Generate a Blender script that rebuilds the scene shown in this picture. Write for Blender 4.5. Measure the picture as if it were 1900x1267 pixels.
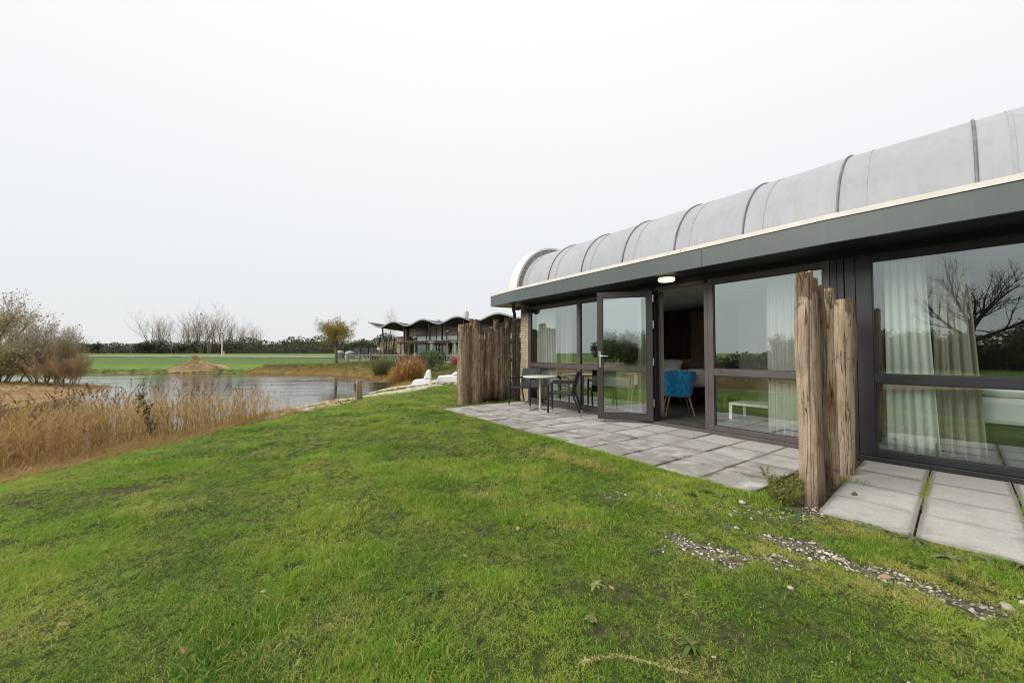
import bpy, bmesh, math, random
import numpy as np
from mathutils import Vector, Matrix, noise as mnoise
R = math.radians
rng = np.random.default_rng(7)
random.seed(7)
for o in list(bpy.data.objects): bpy.data.objects.remove(o)
S = bpy.context.scene
C = S.collection
# ------------------------------------------------------------------ camera, sky, sun, exposure
CAM_H = 1.24
cam = bpy.data.cameras.new('camera'); camo = bpy.data.objects.new('camera', cam); C.objects.link(camo)
cam.sensor_width = 36; cam.lens = 13.566; cam.clip_start = .05; cam.clip_end = 3000
camo.location = (0, 0, CAM_H); camo.rotation_euler = (R(90 + 1.72), 0, 0); S.camera = camo
W = bpy.data.worlds.new('World'); S.world = W; W.use_nodes = True
wn, wl = W.node_tree.nodes, W.node_tree.links; wn.clear()
SUN_EL, SUN_AZ = 33, 246      # overcast: a soft sun in the west-south-west
sky = wn.new('ShaderNodeTexSky'); sky.sky_type = 'NISHITA'; sky.sun_disc = False
sky.sun_elevation = R(SUN_EL); sky.sun_rotation = R(SUN_AZ)
tc = wn.new('ShaderNodeTexCoord'); sep = wn.new('ShaderNodeSeparateXYZ'); wl.new(tc.outputs['Generated'], sep.inputs[0])
ramp = wn.new('ShaderNodeValToRGB'); wl.new(sep.outputs['Z'], ramp.inputs[0])
e = ramp.color_ramp.elements
e[0].position = 0; e[0].color = (.440, .450, .459, 1); e[1].position = 1; e[1].color = (.79, .80, .81, 1)
m_ = e.new(.3); m_.color = (.502, .510, .517, 1); m_ = e.new(.62); m_.color = (.560, .567, .571, 1)
sc_ = wn.new('ShaderNodeVectorMath'); sc_.operation = 'SCALE'; sc_.inputs['Scale'].default_value = 10
wl.new(ramp.outputs[0], sc_.inputs[0])
mixw = wn.new('ShaderNodeMix'); mixw.data_type = 'RGBA'; mixw.inputs[0].default_value = .96
wl.new(sky.outputs[0], mixw.inputs[6]); wl.new(sc_.outputs[0], mixw.inputs[7])
bg = wn.new('ShaderNodeBackground'); bg.inputs['Strength'].default_value = .1
wl.new(mixw.outputs[2], bg.inputs[0]); wo = wn.new('ShaderNodeOutputWorld'); wl.new(bg.outputs[0], wo.inputs[0])
sun = bpy.data.lights.new('sun', 'SUN'); sun.energy = 1.5; sun.angle = R(35); sun.color = (1, .965, .92)
suno = bpy.data.objects.new('sun', sun); C.objects.link(suno)
az = R(SUN_AZ)
sdir = Vector((math.sin(az) * math.cos(R(SUN_EL)), math.cos(az) * math.cos(R(SUN_EL)), math.sin(R(SUN_EL))))
suno.rotation_euler = sdir.to_track_quat('Z', 'Y').to_euler(); suno.location = (-30, -15, 40)
S.view_settings.view_transform = 'Standard'; S.view_settings.look = 'None'; S.view_settings.exposure = .85; S.view_settings.gamma = 1
S.view_settings.use_curve_mapping = False
S.render.engine = 'CYCLES'; cy = S.cycles
cy.use_denoising = True; cy.filter_width = 1.05; cy.max_bounces = 9; cy.diffuse_bounces = 3; cy.glossy_bounces = 4; cy.transparent_max_bounces = 16
cy.transmission_bounces = 4; cy.caustics_reflective = False; cy.caustics_refractive = False; cy.sample_clamp_indirect = 6
# ------------------------------------------------------------------ mesh helpers
WLOC = {}
def wl_of(o): return WLOC.get(o.name, Vector((0, 0, 0))) if o else Vector((0, 0, 0))
def tag(o, label=None, cat=None, group=None, kind=None):
    if label: o['label'] = label
    if cat: o['category'] = cat
    if group: o['group'] = group
    if kind: o['kind'] = kind
    return o
def thing(name, label, cat, loc=(0, 0, 0), group=None, kind=None):
    o = bpy.data.objects.new(name, None); C.objects.link(o); o.location = loc; o.empty_display_size = .1
    WLOC[o.name] = Vector(loc)
    return tag(o, label, cat, group, kind)
class Frame:
    """local frame: s along, n outwards, z up"""
    def __init__(self, o, d):
        self.o = Vector((o[0], o[1], 0)); dd = Vector((d[0], d[1], 0)).normalized(); self.d = dd; self.n = Vector((dd.y, -dd.x, 0))
    def p(self, s, n, z): return self.o + self.d * s + self.n * n + Vector((0, 0, z))
class MB:
    def __init__(self): self.v = []; self.f = []; self.mi = []; self.m = 0
    def add(self, vs, fs):
        b = len(self.v); self.v += [tuple(v) for v in vs]; self.f += [tuple(i + b for i in f) for f in fs]; self.mi += [self.m] * len(fs); return self
    def hexa(self, p):  # 8 points: bottom ring then top ring
        return self.add(p, [(3, 2, 1, 0), (4, 5, 6, 7), (0, 1, 5, 4), (1, 2, 6, 5), (2, 3, 7, 6), (3, 0, 4, 7)])
    def fb(self, F, s0, s1, n0, n1, z0, z1):
        return self.hexa([F.p(s0, n0, z0), F.p(s1, n0, z0), F.p(s1, n1, z0), F.p(s0, n1, z0), F.p(s0, n0, z1), F.p(s1, n0, z1), F.p(s1, n1, z1), F.p(s0, n1, z1)])
    def box(self, c, s, rz=0, rx=0, ry=0):
        M = Matrix.Translation(c) @ Matrix.Rotation(rz, 4, 'Z') @ Matrix.Rotation(ry, 4, 'Y') @ Matrix.Rotation(rx, 4, 'X')
        x, y, z = s[0] / 2, s[1] / 2, s[2] / 2
        return self.hexa([M @ Vector(q) for q in ((-x, -y, -z), (x, -y, -z), (x, y, -z), (-x, y, -z), (-x, -y, z), (x, -y, z), (x, y, z), (-x, y, z))])
    def tube(self, pts, r, k=8, cap=True, flat=1.0):
        pts = [Vector(p) for p in pts]; n = len(pts)
        rs = r if hasattr(r, '__len__') else [r] * n
        vs = []; ref = None
        for i, p in enumerate(pts):
            t = (pts[min(i + 1, n - 1)] - pts[max(i - 1, 0)])
            t = t.normalized() if t.length > 1e-9 else Vector((0, 0, 1))
            if ref is None: ref = Vector((1, 0, 0)) if abs(t.x) < .8 else Vector((0, 1, 0))
            u = (ref - t * ref.dot(t))
            u = u.normalized() if u.length > 1e-6 else t.orthogonal().normalized()
            ref = u; w = t.cross(u)
            for j in range(k):
                a = 2 * math.pi * j / k
                vs.append(p + u * (math.cos(a) * rs[i]) + w * (math.sin(a) * rs[i] * flat))
        fs = [(i * k + j, i * k + (j + 1) % k, (i + 1) * k + (j + 1) % k, (i + 1) * k + j) for i in range(n - 1) for j in range(k)]
        if cap: fs += [tuple(range(k - 1, -1, -1)), tuple((n - 1) * k + j for j in range(k))]
        return self.add(vs, fs)
    def lathe(self, prof, c=(0, 0, 0), k=24):
        c = Vector(c); vs = []
        for r, z in prof:
            for j in range(k):
                a = 2 * math.pi * j / k; vs.append(c + Vector((r * math.cos(a), r * math.sin(a), z)))
        n = len(prof)
        fs = [(i * k + j, i * k + (j + 1) % k, (i + 1) * k + (j + 1) % k, (i + 1) * k + j) for i in range(n - 1) for j in range(k)]
        fs += [tuple(range(k - 1, -1, -1)), tuple((n - 1) * k + j for j in range(k))]
        return self.add(vs, fs)
    def build(self, name, mats, parent=None, smooth=False, bevel=0, loc=None):
        me = bpy.data.meshes.new(name)
        L = Vector(loc) if loc is not None else wl_of(parent)
        me.from_pydata([(v[0] - L.x, v[1] - L.y, v[2] - L.z) for v in self.v], [], self.f)
        mats = mats if isinstance(mats, (list, tuple)) else [mats]
        for m in mats: me.materials.append(m)
        if len(mats) > 1: me.polygons.foreach_set('material_index', self.mi)
        bm = bmesh.new(); bm.from_mesh(me); bmesh.ops.recalc_face_normals(bm, faces=bm.faces); bm.to_mesh(me); bm.free()
        if smooth: me.polygons.foreach_set('use_smooth', [True] * len(me.polygons))
        o = bpy.data.objects.new(name, me); C.objects.link(o)
        WLOC[o.name] = L
        if parent: o.parent = parent; o.location = L - wl_of(parent)
        else: o.location = L
        if bevel:
            b = o.modifiers.new('bevel', 'BEVEL'); b.width = bevel; b.segments = 2; b.limit_method = 'ANGLE'; b.angle_limit = R(40)
        if smooth:
            try: me.set_sharp_from_angle(angle=R(50))
            except Exception: pass
        return o
def npmesh(name, V, Fq, mats, parent=None, mi=None, attrs=None, smooth=False, loc=(0, 0, 0)):
    """fast mesh from numpy arrays; Fq (n,3) or (n,4)"""
    V = np.asarray(V, np.float32); Fq = np.asarray(Fq, np.int32); k = Fq.shape[1]
    L = np.array(loc, np.float32); V = V - L
    me = bpy.data.meshes.new(name); me.vertices.add(len(V)); me.vertices.foreach_set('co', V.ravel())
    me.loops.add(Fq.size); me.loops.foreach_set('vertex_index', Fq.ravel())
    me.polygons.add(len(Fq)); me.polygons.foreach_set('loop_start', np.arange(0, Fq.size, k, dtype=np.int32))
    me.update(calc_edges=True)
    for m in (mats if isinstance(mats, (list, tuple)) else [mats]): me.materials.append(m)
    if mi is not None: me.polygons.foreach_set('material_index', np.asarray(mi, np.int32))
    for an, av in (attrs or {}).items():
        at_ = me.attributes.new(an, 'FLOAT', 'POINT'); at_.data.foreach_set('value', np.asarray(av, np.float32))
    if smooth: me.polygons.foreach_set('use_smooth', np.ones(len(Fq), bool))
    me.validate()
    o = bpy.data.objects.new(name, me); C.objects.link(o); WLOC[o.name] = Vector(loc)
    if parent: o.parent = parent; o.location = Vector(loc) - wl_of(parent)
    else: o.location = loc
    return o
def copy_tree(o, parent=None):
    c = o.copy(); C.objects.link(c); c.parent = parent
    for ch in list(o.children): copy_tree(ch, c)
    return c
# ------------------------------------------------------------------ material helpers
class NT:
    def __init__(self, name):
        self.m = bpy.data.materials.new(name); self.m.use_nodes = True; self.t = self.m.node_tree; self.t.nodes.clear()
        self.out = self.t.nodes.new('ShaderNodeOutputMaterial')
    def n(self, typ, **kw):
        nd = self.t.nodes.new('ShaderNode' + typ)
        for k, v in kw.items():
            if k.startswith('i_'):
                nd.inputs[int(k[2:]) if k[2:].isdigit() else k[2:].replace('_', ' ')].default_value = v
            else: setattr(nd, k, v)
        return nd
    def l(self, a, b): self.t.links.new(a, b); return self
    def val(self, x, sock):
        if isinstance(x, (int, float)): sock.default_value = x
        elif isinstance(x, tuple): sock.default_value = x if len(x) == 4 else (*x, 1)
        else: self.l(x, sock)
    def coord(self, kind='Object', scale=(1, 1, 1), rot=(0, 0, 0)):
        if kind == 'World': o = self.n('NewGeometry').outputs['Position']
        else: o = self.n('TexCoord').outputs[kind]
        mp = self.n('Mapping'); mp.inputs['Scale'].default_value = scale; mp.inputs['Rotation'].default_value = rot
        self.l(o, mp.inputs[0]); return mp.outputs[0]
    def noise(self, co, scale=5, detail=4, rough=.55, dist=0):
        nd = self.n('TexNoise', i_Scale=scale, i_Detail=detail, i_Roughness=rough, i_Distortion=dist); self.l(co, nd.inputs['Vector']); return nd.outputs['Fac']
    def ramp(self, fac, stops, interp='LINEAR'):
        r = self.n('ValToRGB'); r.color_ramp.interpolation = interp; el = r.color_ramp.elements
        while len(el) < len(stops): el.new(.5)
        for e_, (p, c) in zip(el, stops):
            e_.position = p; e_.color = (c, c, c, 1) if isinstance(c, (int, float)) else (*c, 1)
        self.l(fac, r.inputs[0]); return r.outputs[0]
    def mix(self, fac, a, b, mode='MIX'):
        nd = self.n('Mix', data_type='RGBA', blend_type=mode); self.val(fac, nd.inputs[0]); self.val(a, nd.inputs[6]); self.val(b, nd.inputs[7]); return nd.outputs[2]
    def math(self, op, a, b=0.5, clamp=False):
        nd = self.n('Math', operation=op, use_clamp=clamp); self.val(a, nd.inputs[0]); self.val(b, nd.inputs[1]); return nd.outputs[0]
    def rand(self): return self.n('ObjectInfo').outputs['Random']
    def attr(self, name, typ='GEOMETRY'): return self.n('Attribute', attribute_name=name, attribute_type=typ).outputs['Fac']
    def bump(self, h, strength=.3, dist=.02):
        b = self.n('Bump', i_Strength=strength, i_Distance=dist); self.l(h, b.inputs['Height']); return b.outputs[0]
    def bsdf(self, col, rough=.6, normal=None, metallic=0, spec=.5, **kw):
        b = self.n('BsdfPrincipled'); self.val(col, b.inputs['Base Color']); self.val(rough, b.inputs['Roughness']); b.inputs['Metallic'].default_value = metallic
        b.inputs['Specular IOR Level'].default_value = spec
        for k, v in kw.items(): self.val(v, b.inputs[k.replace('_', ' ')])
        if normal is not None: self.l(normal, b.inputs['Normal'])
        self.b = b; return b.outputs[0]
    def done(self, sh): self.l(sh, self.out.inputs[0]); return self.m
def pm(name, c1, c2=None, scale=8, rough=.6, bump=0, bd=.01, detail=5, kind='Object', stretch=(1, 1, 1), metallic=0, spec=.5, lo=.35, hi=.65, jit=0):
    """two-tone noise material with optional bump and per-object value jitter"""
    t = NT(name); c2 = c2 or tuple(min(1, x * 1.18) for x in c1)
    co = t.coord(kind, stretch); f = t.noise(co, scale, detail)
    col = t.ramp(f, [(lo, c1), (hi, c2)])
    if jit:
        v = t.math('MULTIPLY_ADD', t.rand(), jit); v.node.inputs[2].default_value = 1 - jit / 2
        h = t.n('HueSaturation'); t.l(col, h.inputs['Color']); t.l(v, h.inputs['Value']); col = h.outputs[0]
    nrm = t.bump(t.noise(co, scale * 3, 6, .65), bump, bd) if bump else None
    rg = t.math('MULTIPLY_ADD', f, .2); rg.node.inputs[2].default_value = rough - .1
    return t.done(t.bsdf(col, rg, nrm, metallic, spec))
# ------------------------------------------------------------------ numpy value noise
_lat = rng.random((256, 256)).astype(np.float32)
def vnoise(x, y, s=1.0, o=0.0):
    x = np.asarray(x, float) / s + 37.2 + o; y = np.asarray(y, float) / s + 11.7 + o * 1.7
    xi = np.floor(x).astype(int); yi = np.floor(y).astype(int); fx = x - xi; fy = y - yi
    fx = fx * fx * (3 - 2 * fx); fy = fy * fy * (3 - 2 * fy)
    g = lambda a, b: _lat[a % 256, b % 256]
    return (g(xi, yi) * (1 - fx) + g(xi + 1, yi) * fx) * (1 - fy) + (g(xi, yi + 1) * (1 - fx) + g(xi + 1, yi + 1) * fx) * fy
def fbm(x, y, s=1.0, o=0.0, k=3):
    return sum(vnoise(x, y, s / 2 ** i, o + 5 * i) * .5 ** i for i in range(k)) / sum(.5 ** i for i in range(k))
def sstep(a, b, x): t = np.clip((np.asarray(x, float) - a) / (b - a), 0, 1); return t * t * (3 - 2 * t)
def sdf(x, y, poly):  # >0 outside the polygon
    x = np.asarray(x, float); y = np.asarray(y, float); best = np.full(x.shape, 1e9); ins = np.zeros(x.shape, bool)
    n = len(poly)
    for i in range(n):
        ax, ay = poly[i]; bx, by = poly[(i + 1) % n]; ex, ey = bx - ax, by - ay
        t = np.clip(((x - ax) * ex + (y - ay) * ey) / (ex * ex + ey * ey), 0, 1)
        best = np.minimum(best, np.hypot(x - ax - t * ex, y - ay - t * ey))
        c = ((ay > y) != (by > y)); 
        if ey != 0: ins ^= c & (x < (bx - ax) * (y - ay) / ey + ax)
    return np.where(ins, -best, best)
# ------------------------------------------------------------------ layout of the place (metres; z = 0 is the paving)
FA = Frame((.384, 9.856), (.580, -.815)); SC = 6.34                 # facade of the first room, corner at s = SC
co_ = FA.p(SC, 0, 0); FB = Frame((co_.x, co_.y), (.653, -.757))     # facade of the second room
FB_LEN = 6.4
cc_ = FB.p(FB_LEN, 0, 0); a3 = math.atan2(-.757, .653) + R(5.3); FC = Frame((cc_.x, cc_.y), (math.cos(a3), math.sin(a3)))
FC_LEN = 6.0
POND = [(-11, -2.5), (-9.6, -.8), (-9.2, 2), (-8.7, 6), (-8.2, 10), (-7.6, 15), (-6.9, 18.5), (-6.7, 23), (-7.4, 26), (-9.8, 28.2), (-14.3, 33), (-20, 36.3), (-31, 37.3), (-45, 38), (-62, 36), (-75, 20), (-60, 1), (-26, -2.5)]
ISLE = [(-16.6, 11.2), (-17.2, 13), (-19, 16.3), (-21, 19.8), (-22.3, 22), (-24.5, 23.3), (-31, 25.5), (-40, 27), (-56, 24), (-62, 12), (-46, 4), (-26, 6.5)]
WATER_Z = -.7
XE = lambda y: np.interp(y, [-6, 1, 3.9, 6.4, 10.5, 13.2, 15.6, 17], [-5.9, -5.35, -5.1, -4.7, -4.25, -3.4, -2.2, 2])   # west edge of the mown lawn
def zt(x, y):
    x = np.asarray(x, float); y = np.asarray(y, float)
    d = sdf(x, y, POND) + (vnoise(x, y, 1.3) - .5) * .5
    T = .36 * sstep(22, 29, y) * sstep(-20, -12, x) + .5 * sstep(41, 50, y) * sstep(-6, -16, x) + .12 * sstep(30, 50, y) + .3 * sstep(58, 95, y)
    T = np.maximum(T, .85 * sstep(39, 55, y) * sstep(-10, -18, x) + .3 * sstep(58, 95, y))
    T = T + .5 * sstep(-16, -40, y)
    ramp = np.where(d > 0, -.7 + .168 * d + .004 * d * d, -.7 + .35 * d)
    k = .25; h = np.clip(.5 + .5 * (T - ramp) / k, 0, 1); z = T * (1 - h) + ramp * h - k * h * (1 - h)
    z = np.maximum(z, -1.9)
    di = -sdf(x, y, ISLE) + (vnoise(x, y, 1.6, 3) - .5) * .6
    zi = -.7 + np.clip(di * .1, -.6, .35)
    z = np.maximum(z, zi)
    und = (fbm(x, y, .9, 9) - .5) * .05 + (fbm(x, y, .22, 4, 2) - .5) * .018
    flat = sstep(-.15, .35, ((x - FA.o.x) * FA.n.x + (y - FA.o.y) * FA.n.y) - 2.2)          # stay flat under paving and building
    east = (x > XE(y) - .3)
    return z + und * np.where(east, flat, 1) * np.clip(1.2 - np.abs(z) * 0, 0, 1) - .032 * np.where(east, 1 - flat, 0)
def inframe(F, x, y): return (x - F.o.x) * F.d.x + (y - F.o.y) * F.d.y, (x - F.o.x) * F.n.x + (y - F.o.y) * F.n.y
ROWS = [.05, .64, 1.21, 1.76, 2.29]
COLS_A = [5.72 + .495 * k for k in range(-12, 2)]
COLS_B = [.14 + .53 * k for k in range(0, 11)]
LOG0, LOG1 = (2.40, 3.24), (3.99, 4.60)   # line of the near log screen
def seg_d(x, y, a, b):
    ex, ey = b[0] - a[0], b[1] - a[1]; t = np.clip(((x - a[0]) * ex + (y - a[1]) * ey) / (ex * ex + ey * ey + 1e-9), 0, 1)
    return np.hypot(x - a[0] - t * ex, y - a[1] - t * ey)
def hard_mask(x, y):   # 1 where slabs or building stand
    m = np.zeros(np.shape(x), bool)
    s, n = inframe(FA, x, y); m |= (s > COLS_A[0] - .0) & (s < COLS_A[-1] + .01) & (n < ROWS[-1] + .0) & (n > -12)
    s2, n2 = inframe(FB, x, y); m |= (s2 > COLS_B[0]) & (s2 < 7) & (n2 < ROWS[-1]) & (n2 > -12)
    m |= (s > -.6) & (n < .05)
    return m
GRAVEL = [((.94, 3.42), (2.2, 3.02), .15, .32), ((1.12, 2.64), (1.32, 2.37), .065, 1), ((1.83, 2.6), (2.23, 2.0), .095, 1), ((1.58, 2.36), (1.74, 2.34), .06, .7), ((.91, 2.53), (.95, 2.52), .04, .8),
          ((1.54, 2.79), (1.6, 2.77), .05, .7), ((2.42, 2.02), (2.75, 1.98), .03, .8), ((2.2, 3.1), (2.45, 3.1), .12, .5)]
SOIL = [(LOG0, LOG1, .2), ((2.75, 3.3), (4.0, 4.45), .13), ((.33, 1.8), (.45, 1.78), .05), ((.72, 1.62), (.74, 1.58), .05), ((.95, 1.78), (1.05, 1.75), .05), ((-4.3, 3.1), (-3.9, 3.2), .1), ((-2.9, 3.0), (-2.6, 3.02), .05),
        ((-2.0, 2.9), (-1.8, 2.95), .05), ((-3.6, 3.5), (-3.2, 3.6), .09), ((-1.5, 5.6), (-1.9, 5.4), .08), ((-3.2, 2.5), (-3, 2.52), .04), ((-1.35, 2.3), (-1.25, 2.32), .035), ((.2, 2.1), (.3, 2.1), .03), ((.55, 2.15), (.68, 2.02), .04),
        ((-1.0, 1.9), (-.9, 1.88), .03), ((1.25, 1.75), (1.35, 1.72), .035), ((-1.6, 9.4), (-.2, 8.4), .06)]
DRY = [((2.35, 2.78), (2.62, 2.82), .12), ((-1.95, 9.25), (-1.5, 9.05), .2), ((-4.15, 10.2), (-3.6, 10.4), .45), ((1.55, 2.5), (1.75, 2.55), .06), ((1.9, 2.05), (2.0, 1.98), .07), ((.3, 4.9), (1.0, 4.1), .09), ((2.2, 2.2), (2.5, 2.1), .12)]
def gravel_mask(x, y):
    m = np.zeros(np.shape(x)); w = (fbm(x, y, .16, 2) - .5) * .24
    for a, b, r, k in GRAVEL: m = np.maximum(m, k * sstep(r + .05, r - .04, seg_d(x, y, a, b) + w))
    return m
def soil_mask(x, y):
    m = np.zeros(np.shape(x)); w = (fbm(x, y, .2, 6) - .5) * .22
    for a, b, r in SOIL: m = np.maximum(m, sstep(r + .05, r - .04, seg_d(x, y, a, b) + w) * (1 if r > .1 else .62))
    return np.maximum(m, .6 * sstep(.74, .82, fbm(x, y, .22, 21)))
def dry_mask(x, y):
    m = np.zeros(np.shape(x)); w = (fbm(x, y, .3, 8) - .5) * .3
    for a, b, r in DRY: m = np.maximum(m, sstep(r + .1, r - .06, seg_d(x, y, a, b) + w))
    return m
# ------------------------------------------------------------------ terrain
def axis(parts):
    out = [np.arange(a, b, s) for a, b, s in parts]; return np.unique(np.round(np.concatenate(out), 4))
xs = np.concatenate([-np.geomspace(70, 1500, 14)[::-1], axis([(-70, -30, 1.2), (-30, -10, .5), (-10, 5, .1), (5, 12, .5), (12, 40, 2)]), np.geomspace(42, 1500, 14)])
ys = np.concatenate([-np.geomspace(40, 1500, 14)[::-1], axis([(-38, -4, 1.6), (-4, .6, .3), (.6, 12, .09), (12, 30, .25), (30, 50, .45), (50, 100, 2)]), np.geomspace(104, 1500, 14)])
X, Y = np.meshgrid(xs, ys); Zt = zt(X, Y)
nx, ny = len(xs), len(ys)
V = np.stack([X.ravel(), Y.ravel(), Zt.ravel()], 1)
i0 = (np.arange(ny - 1)[:, None] * nx + np.arange(nx - 1)[None]).ravel()
Fq = np.stack([i0, i0 + 1, i0 + nx + 1, i0 + nx], 1)
dP = sdf(X, Y, POND); east = (X > XE(Y))
sand = (sstep(-.1, .4, XE(Y) - X + (fbm(X, Y, .7, 3) - .5) * 1.2)) * sstep(6.0, 9.0, Y + (fbm(X, Y, 1, 12) - .5) * 3) * sstep(23, 20, Y) * (X > -9.5) * (X < 6)
sand = np.maximum(sand, .8 * sstep(.3, .8, XE(Y) - X) * sstep(3.5, 7, Y) * (Y < 12) * (X > -7) * sstep(.45, .6, fbm(X, Y, .5, 15)))
straw = np.maximum(sstep(2.6, .8, dP + (fbm(X, Y, 1.5, 5) - .5) * 2) * (dP > -.6) * sstep(24, 27, Y) * sstep(-28, -14, X), sstep(-.8, .6, -sdf(X, Y, ISLE)))
straw = np.maximum(straw, (X < XE(Y) - .2) * (X > -10) * (Y < 8) * .9)
straw = np.maximum(straw, .6 * sstep(.7, .1, np.abs(dP)) * (Y > 30))
gr = gravel_mask(X, Y); so = np.maximum(soil_mask(X, Y), hard_mask(X, Y) * 1.0)
bank = sstep(40.5, 42.5, Y + (fbm(X, Y, 3, 2) - .5) * 2) * sstep(53, 49, Y) * sstep(-12, -22, X)
lawnm = (east & (Y < 18)).astype(float)
t = NT('ground'); cw = t.coord('World')
n1 = t.noise(cw, .35, 5); n2 = t.noise(cw, 2.5, 6, .6); n3 = t.noise(cw, 30, 5, .7)
far = t.mix(t.ramp(n1, [(.35, 0), (.65, 1)]), (.10, .18, .03), (.155, .235, .045)); far = t.mix(t.ramp(n2, [(.3, 0), (.8, .55)]), far, (.14, .17, .045))
far = t.mix(t.math('MULTIPLY', t.attr('bank'), .75), far, t.mix(t.ramp(t.noise(t.coord('World', (.6, 1.6, 1)), 1.6, 6, .7), [(.35, 0), (.65, 1)]), (.055, .11, .028), (.12, .17, .055)))
soilc = t.mix(t.ramp(n3, [(.3, 0), (.7, 1)]), (.035, .026, .017), (.10, .075, .045))
lawn = t.mix(t.ramp(n3, [(.35, 0), (.7, 1)]), (.018, .034, .007), (.085, .105, .024))
col = t.mix(t.attr('lawn'), far, lawn); col = t.mix(t.attr('soil'), col, soilc)
sandc = t.mix(t.ramp(n3, [(.3, 0), (.75, 1)]), (.42, .36, .27), (.56, .49, .39)); sandc = t.mix(t.ramp(n2, [(.55, 0), (.8, .6)]), sandc, (.3, .24, .16))
strawc = t.mix(t.ramp(t.noise(t.coord('World', (3, 14, 3), (0, 0, .5)), 2.2, 6, .7), [(.32, 0), (.68, 1)]), (.16, .095, .045), (.46, .31, .15))
col = t.mix(t.attr('straw'), col, strawc); col = t.mix(t.attr('sand'), col, sandc)
col = t.mix(t.math('MULTIPLY', t.attr('gravel'), .8), col, t.mix(t.ramp(n3, [(.4, 0), (.62, 1)]), (.06, .042, .028), (.22, .18, .135)))
bh = t.math('ADD', t.math('MULTIPLY', n3, .5), t.noise(cw, 9, 6, .65))
M_GROUND = t.done(t.bsdf(col, .95, t.bump(bh, .6, .03), spec=.15))
g_ = npmesh('ground', V, Fq, M_GROUND, attrs={'sand': sand.ravel(), 'straw': straw.ravel(), 'gravel': gr.ravel(), 'soil': so.ravel(), 'lawn': lawnm.ravel(), 'bank': bank.ravel()}, smooth=True)
tag(g_, kind='structure')
# water of the pond
t = NT('pond_water'); cw = t.coord('World', (.35, 1.7, 1)); r1 = t.noise(cw, .55, 3, .5, .8); r2 = t.noise(t.coord('World', (.8, 3.2, 1)), 3.2, 2)
hh = t.math('ADD', t.math('MULTIPLY', r1, 1.0), t.math('MULTIPLY', r2, .22))
M_WATER = t.done(t.bsdf((.03, .034, .018), .035, t.bump(t.math('MULTIPLY', hh, t.ramp(t.noise(t.coord('World', (.5, 1, 1)), .22, 2), [(.35, .25), (.65, 1)])), .20, .16), IOR=1.33))
xsw = [-80, -60, -40, -25, -15, -5]; ysw = [-16, 0, 12, 25, 40]
Vw = [(a, b, WATER_Z) for b in ysw for a in xsw]; nw = len(xsw)
w_ = npmesh('pond_water', Vw, [(j * nw + i, j * nw + i + 1, (j + 1) * nw + i + 1, (j + 1) * nw + i) for j in range(len(ysw) - 1) for i in range(nw - 1)], M_WATER); tag(w_, kind='structure')
# path along the far bank
t = NT('pale_path'); M_PATH = t.done(t.bsdf(t.mix(t.noise(t.coord('World'), 1.5, 5), (.20, .19, .165), (.27, .255, .225)), .9))
px_ = [-260, -160, -110, -80, -60, -45, -32, -24, -19]; py_ = [60, 56, 53.5, 52.3, 51.8, 51.5, 51.2, 50.8, 50]
Vp, Fp = [], []
_u = np.linspace(0, len(px_) - 1, 90); py_ = np.interp(_u, range(len(px_)), py_); px_ = np.interp(_u, range(len(px_)), px_)
for a, b in zip(px_, py_):
    for k, dy in enumerate((-1.3, 1.3)): Vp.append((a, b + dy, float(zt(a, b + dy)) + .07))
for i in range(len(px_) - 1): Fp.append((2 * i, 2 * i + 2, 2 * i + 3, 2 * i + 1))
tag(npmesh('path', Vp, Fp, M_PATH), kind='structure')
# ------------------------------------------------------------------ instancing for grass, gravel, reeds (uncountable stuff)
def scatter(name, P, rot, scl, idx, variants, attrs=None):
    col_ = bpy.data.collections.new(name + '_kinds')
    for o in variants: col_.objects.link(o)
    me = bpy.data.meshes.new(name); me.vertices.add(len(P)); me.vertices.foreach_set('co', np.asarray(P, np.float32).ravel())
    a = me.attributes.new('rot', 'FLOAT_VECTOR', 'POINT'); a.data.foreach_set('vector', np.asarray(rot, np.float32).ravel())
    a = me.attributes.new('scl', 'FLOAT', 'POINT'); a.data.foreach_set('value', np.asarray(scl, np.float32))
    a = me.attributes.new('idx', 'INT', 'POINT'); a.data.foreach_set('value', np.asarray(idx, np.int32))
    for k, v in (attrs or {}).items():
        a = me.attributes.new(k, 'FLOAT', 'POINT'); a.data.foreach_set('value', np.asarray(v, np.float32))
    o = bpy.data.objects.new(name, me); C.objects.link(o)
    ng = bpy.data.node_groups.new(name, 'GeometryNodeTree')
    ng.interface.new_socket('Geometry', in_out='INPUT', socket_type='NodeSocketGeometry'); ng.interface.new_socket('Geometry', in_out='OUTPUT', socket_type='NodeSocketGeometry')
    N = ng.nodes.new; gi = N('NodeGroupInput'); go = N('NodeGroupOutput'); ip = N('GeometryNodeInstanceOnPoints'); ci = N('GeometryNodeCollectionInfo')
    ci.inputs['Collection'].default_value = col_; ci.inputs['Separate Children'].default_value = True; ci.inputs['Reset Children'].default_value = True
    def na(nm, ty):
        q = N('GeometryNodeInputNamedAttribute'); q.data_type = ty; q.inputs['Name'].default_value = nm; return q.outputs['Attribute']
    Lk = ng.links.new
    Lk(gi.outputs[0], ip.inputs['Points']); Lk(ci.outputs[0], ip.inputs['Instance']); ip.inputs['Pick Instance'].default_value = True
    Lk(na('idx', 'INT'), ip.inputs['Instance Index']); Lk(na('rot', 'FLOAT_VECTOR'), ip.inputs['Rotation']); Lk(na('scl', 'FLOAT'), ip.inputs['Scale'])
    Lk(ip.outputs[0], go.inputs[0])
    md = o.modifiers.new('scatter', 'NODES'); md.node_group = ng
    return tag(o, kind='stuff')
def unlink(o): C.objects.unlink(o); return o
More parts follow.
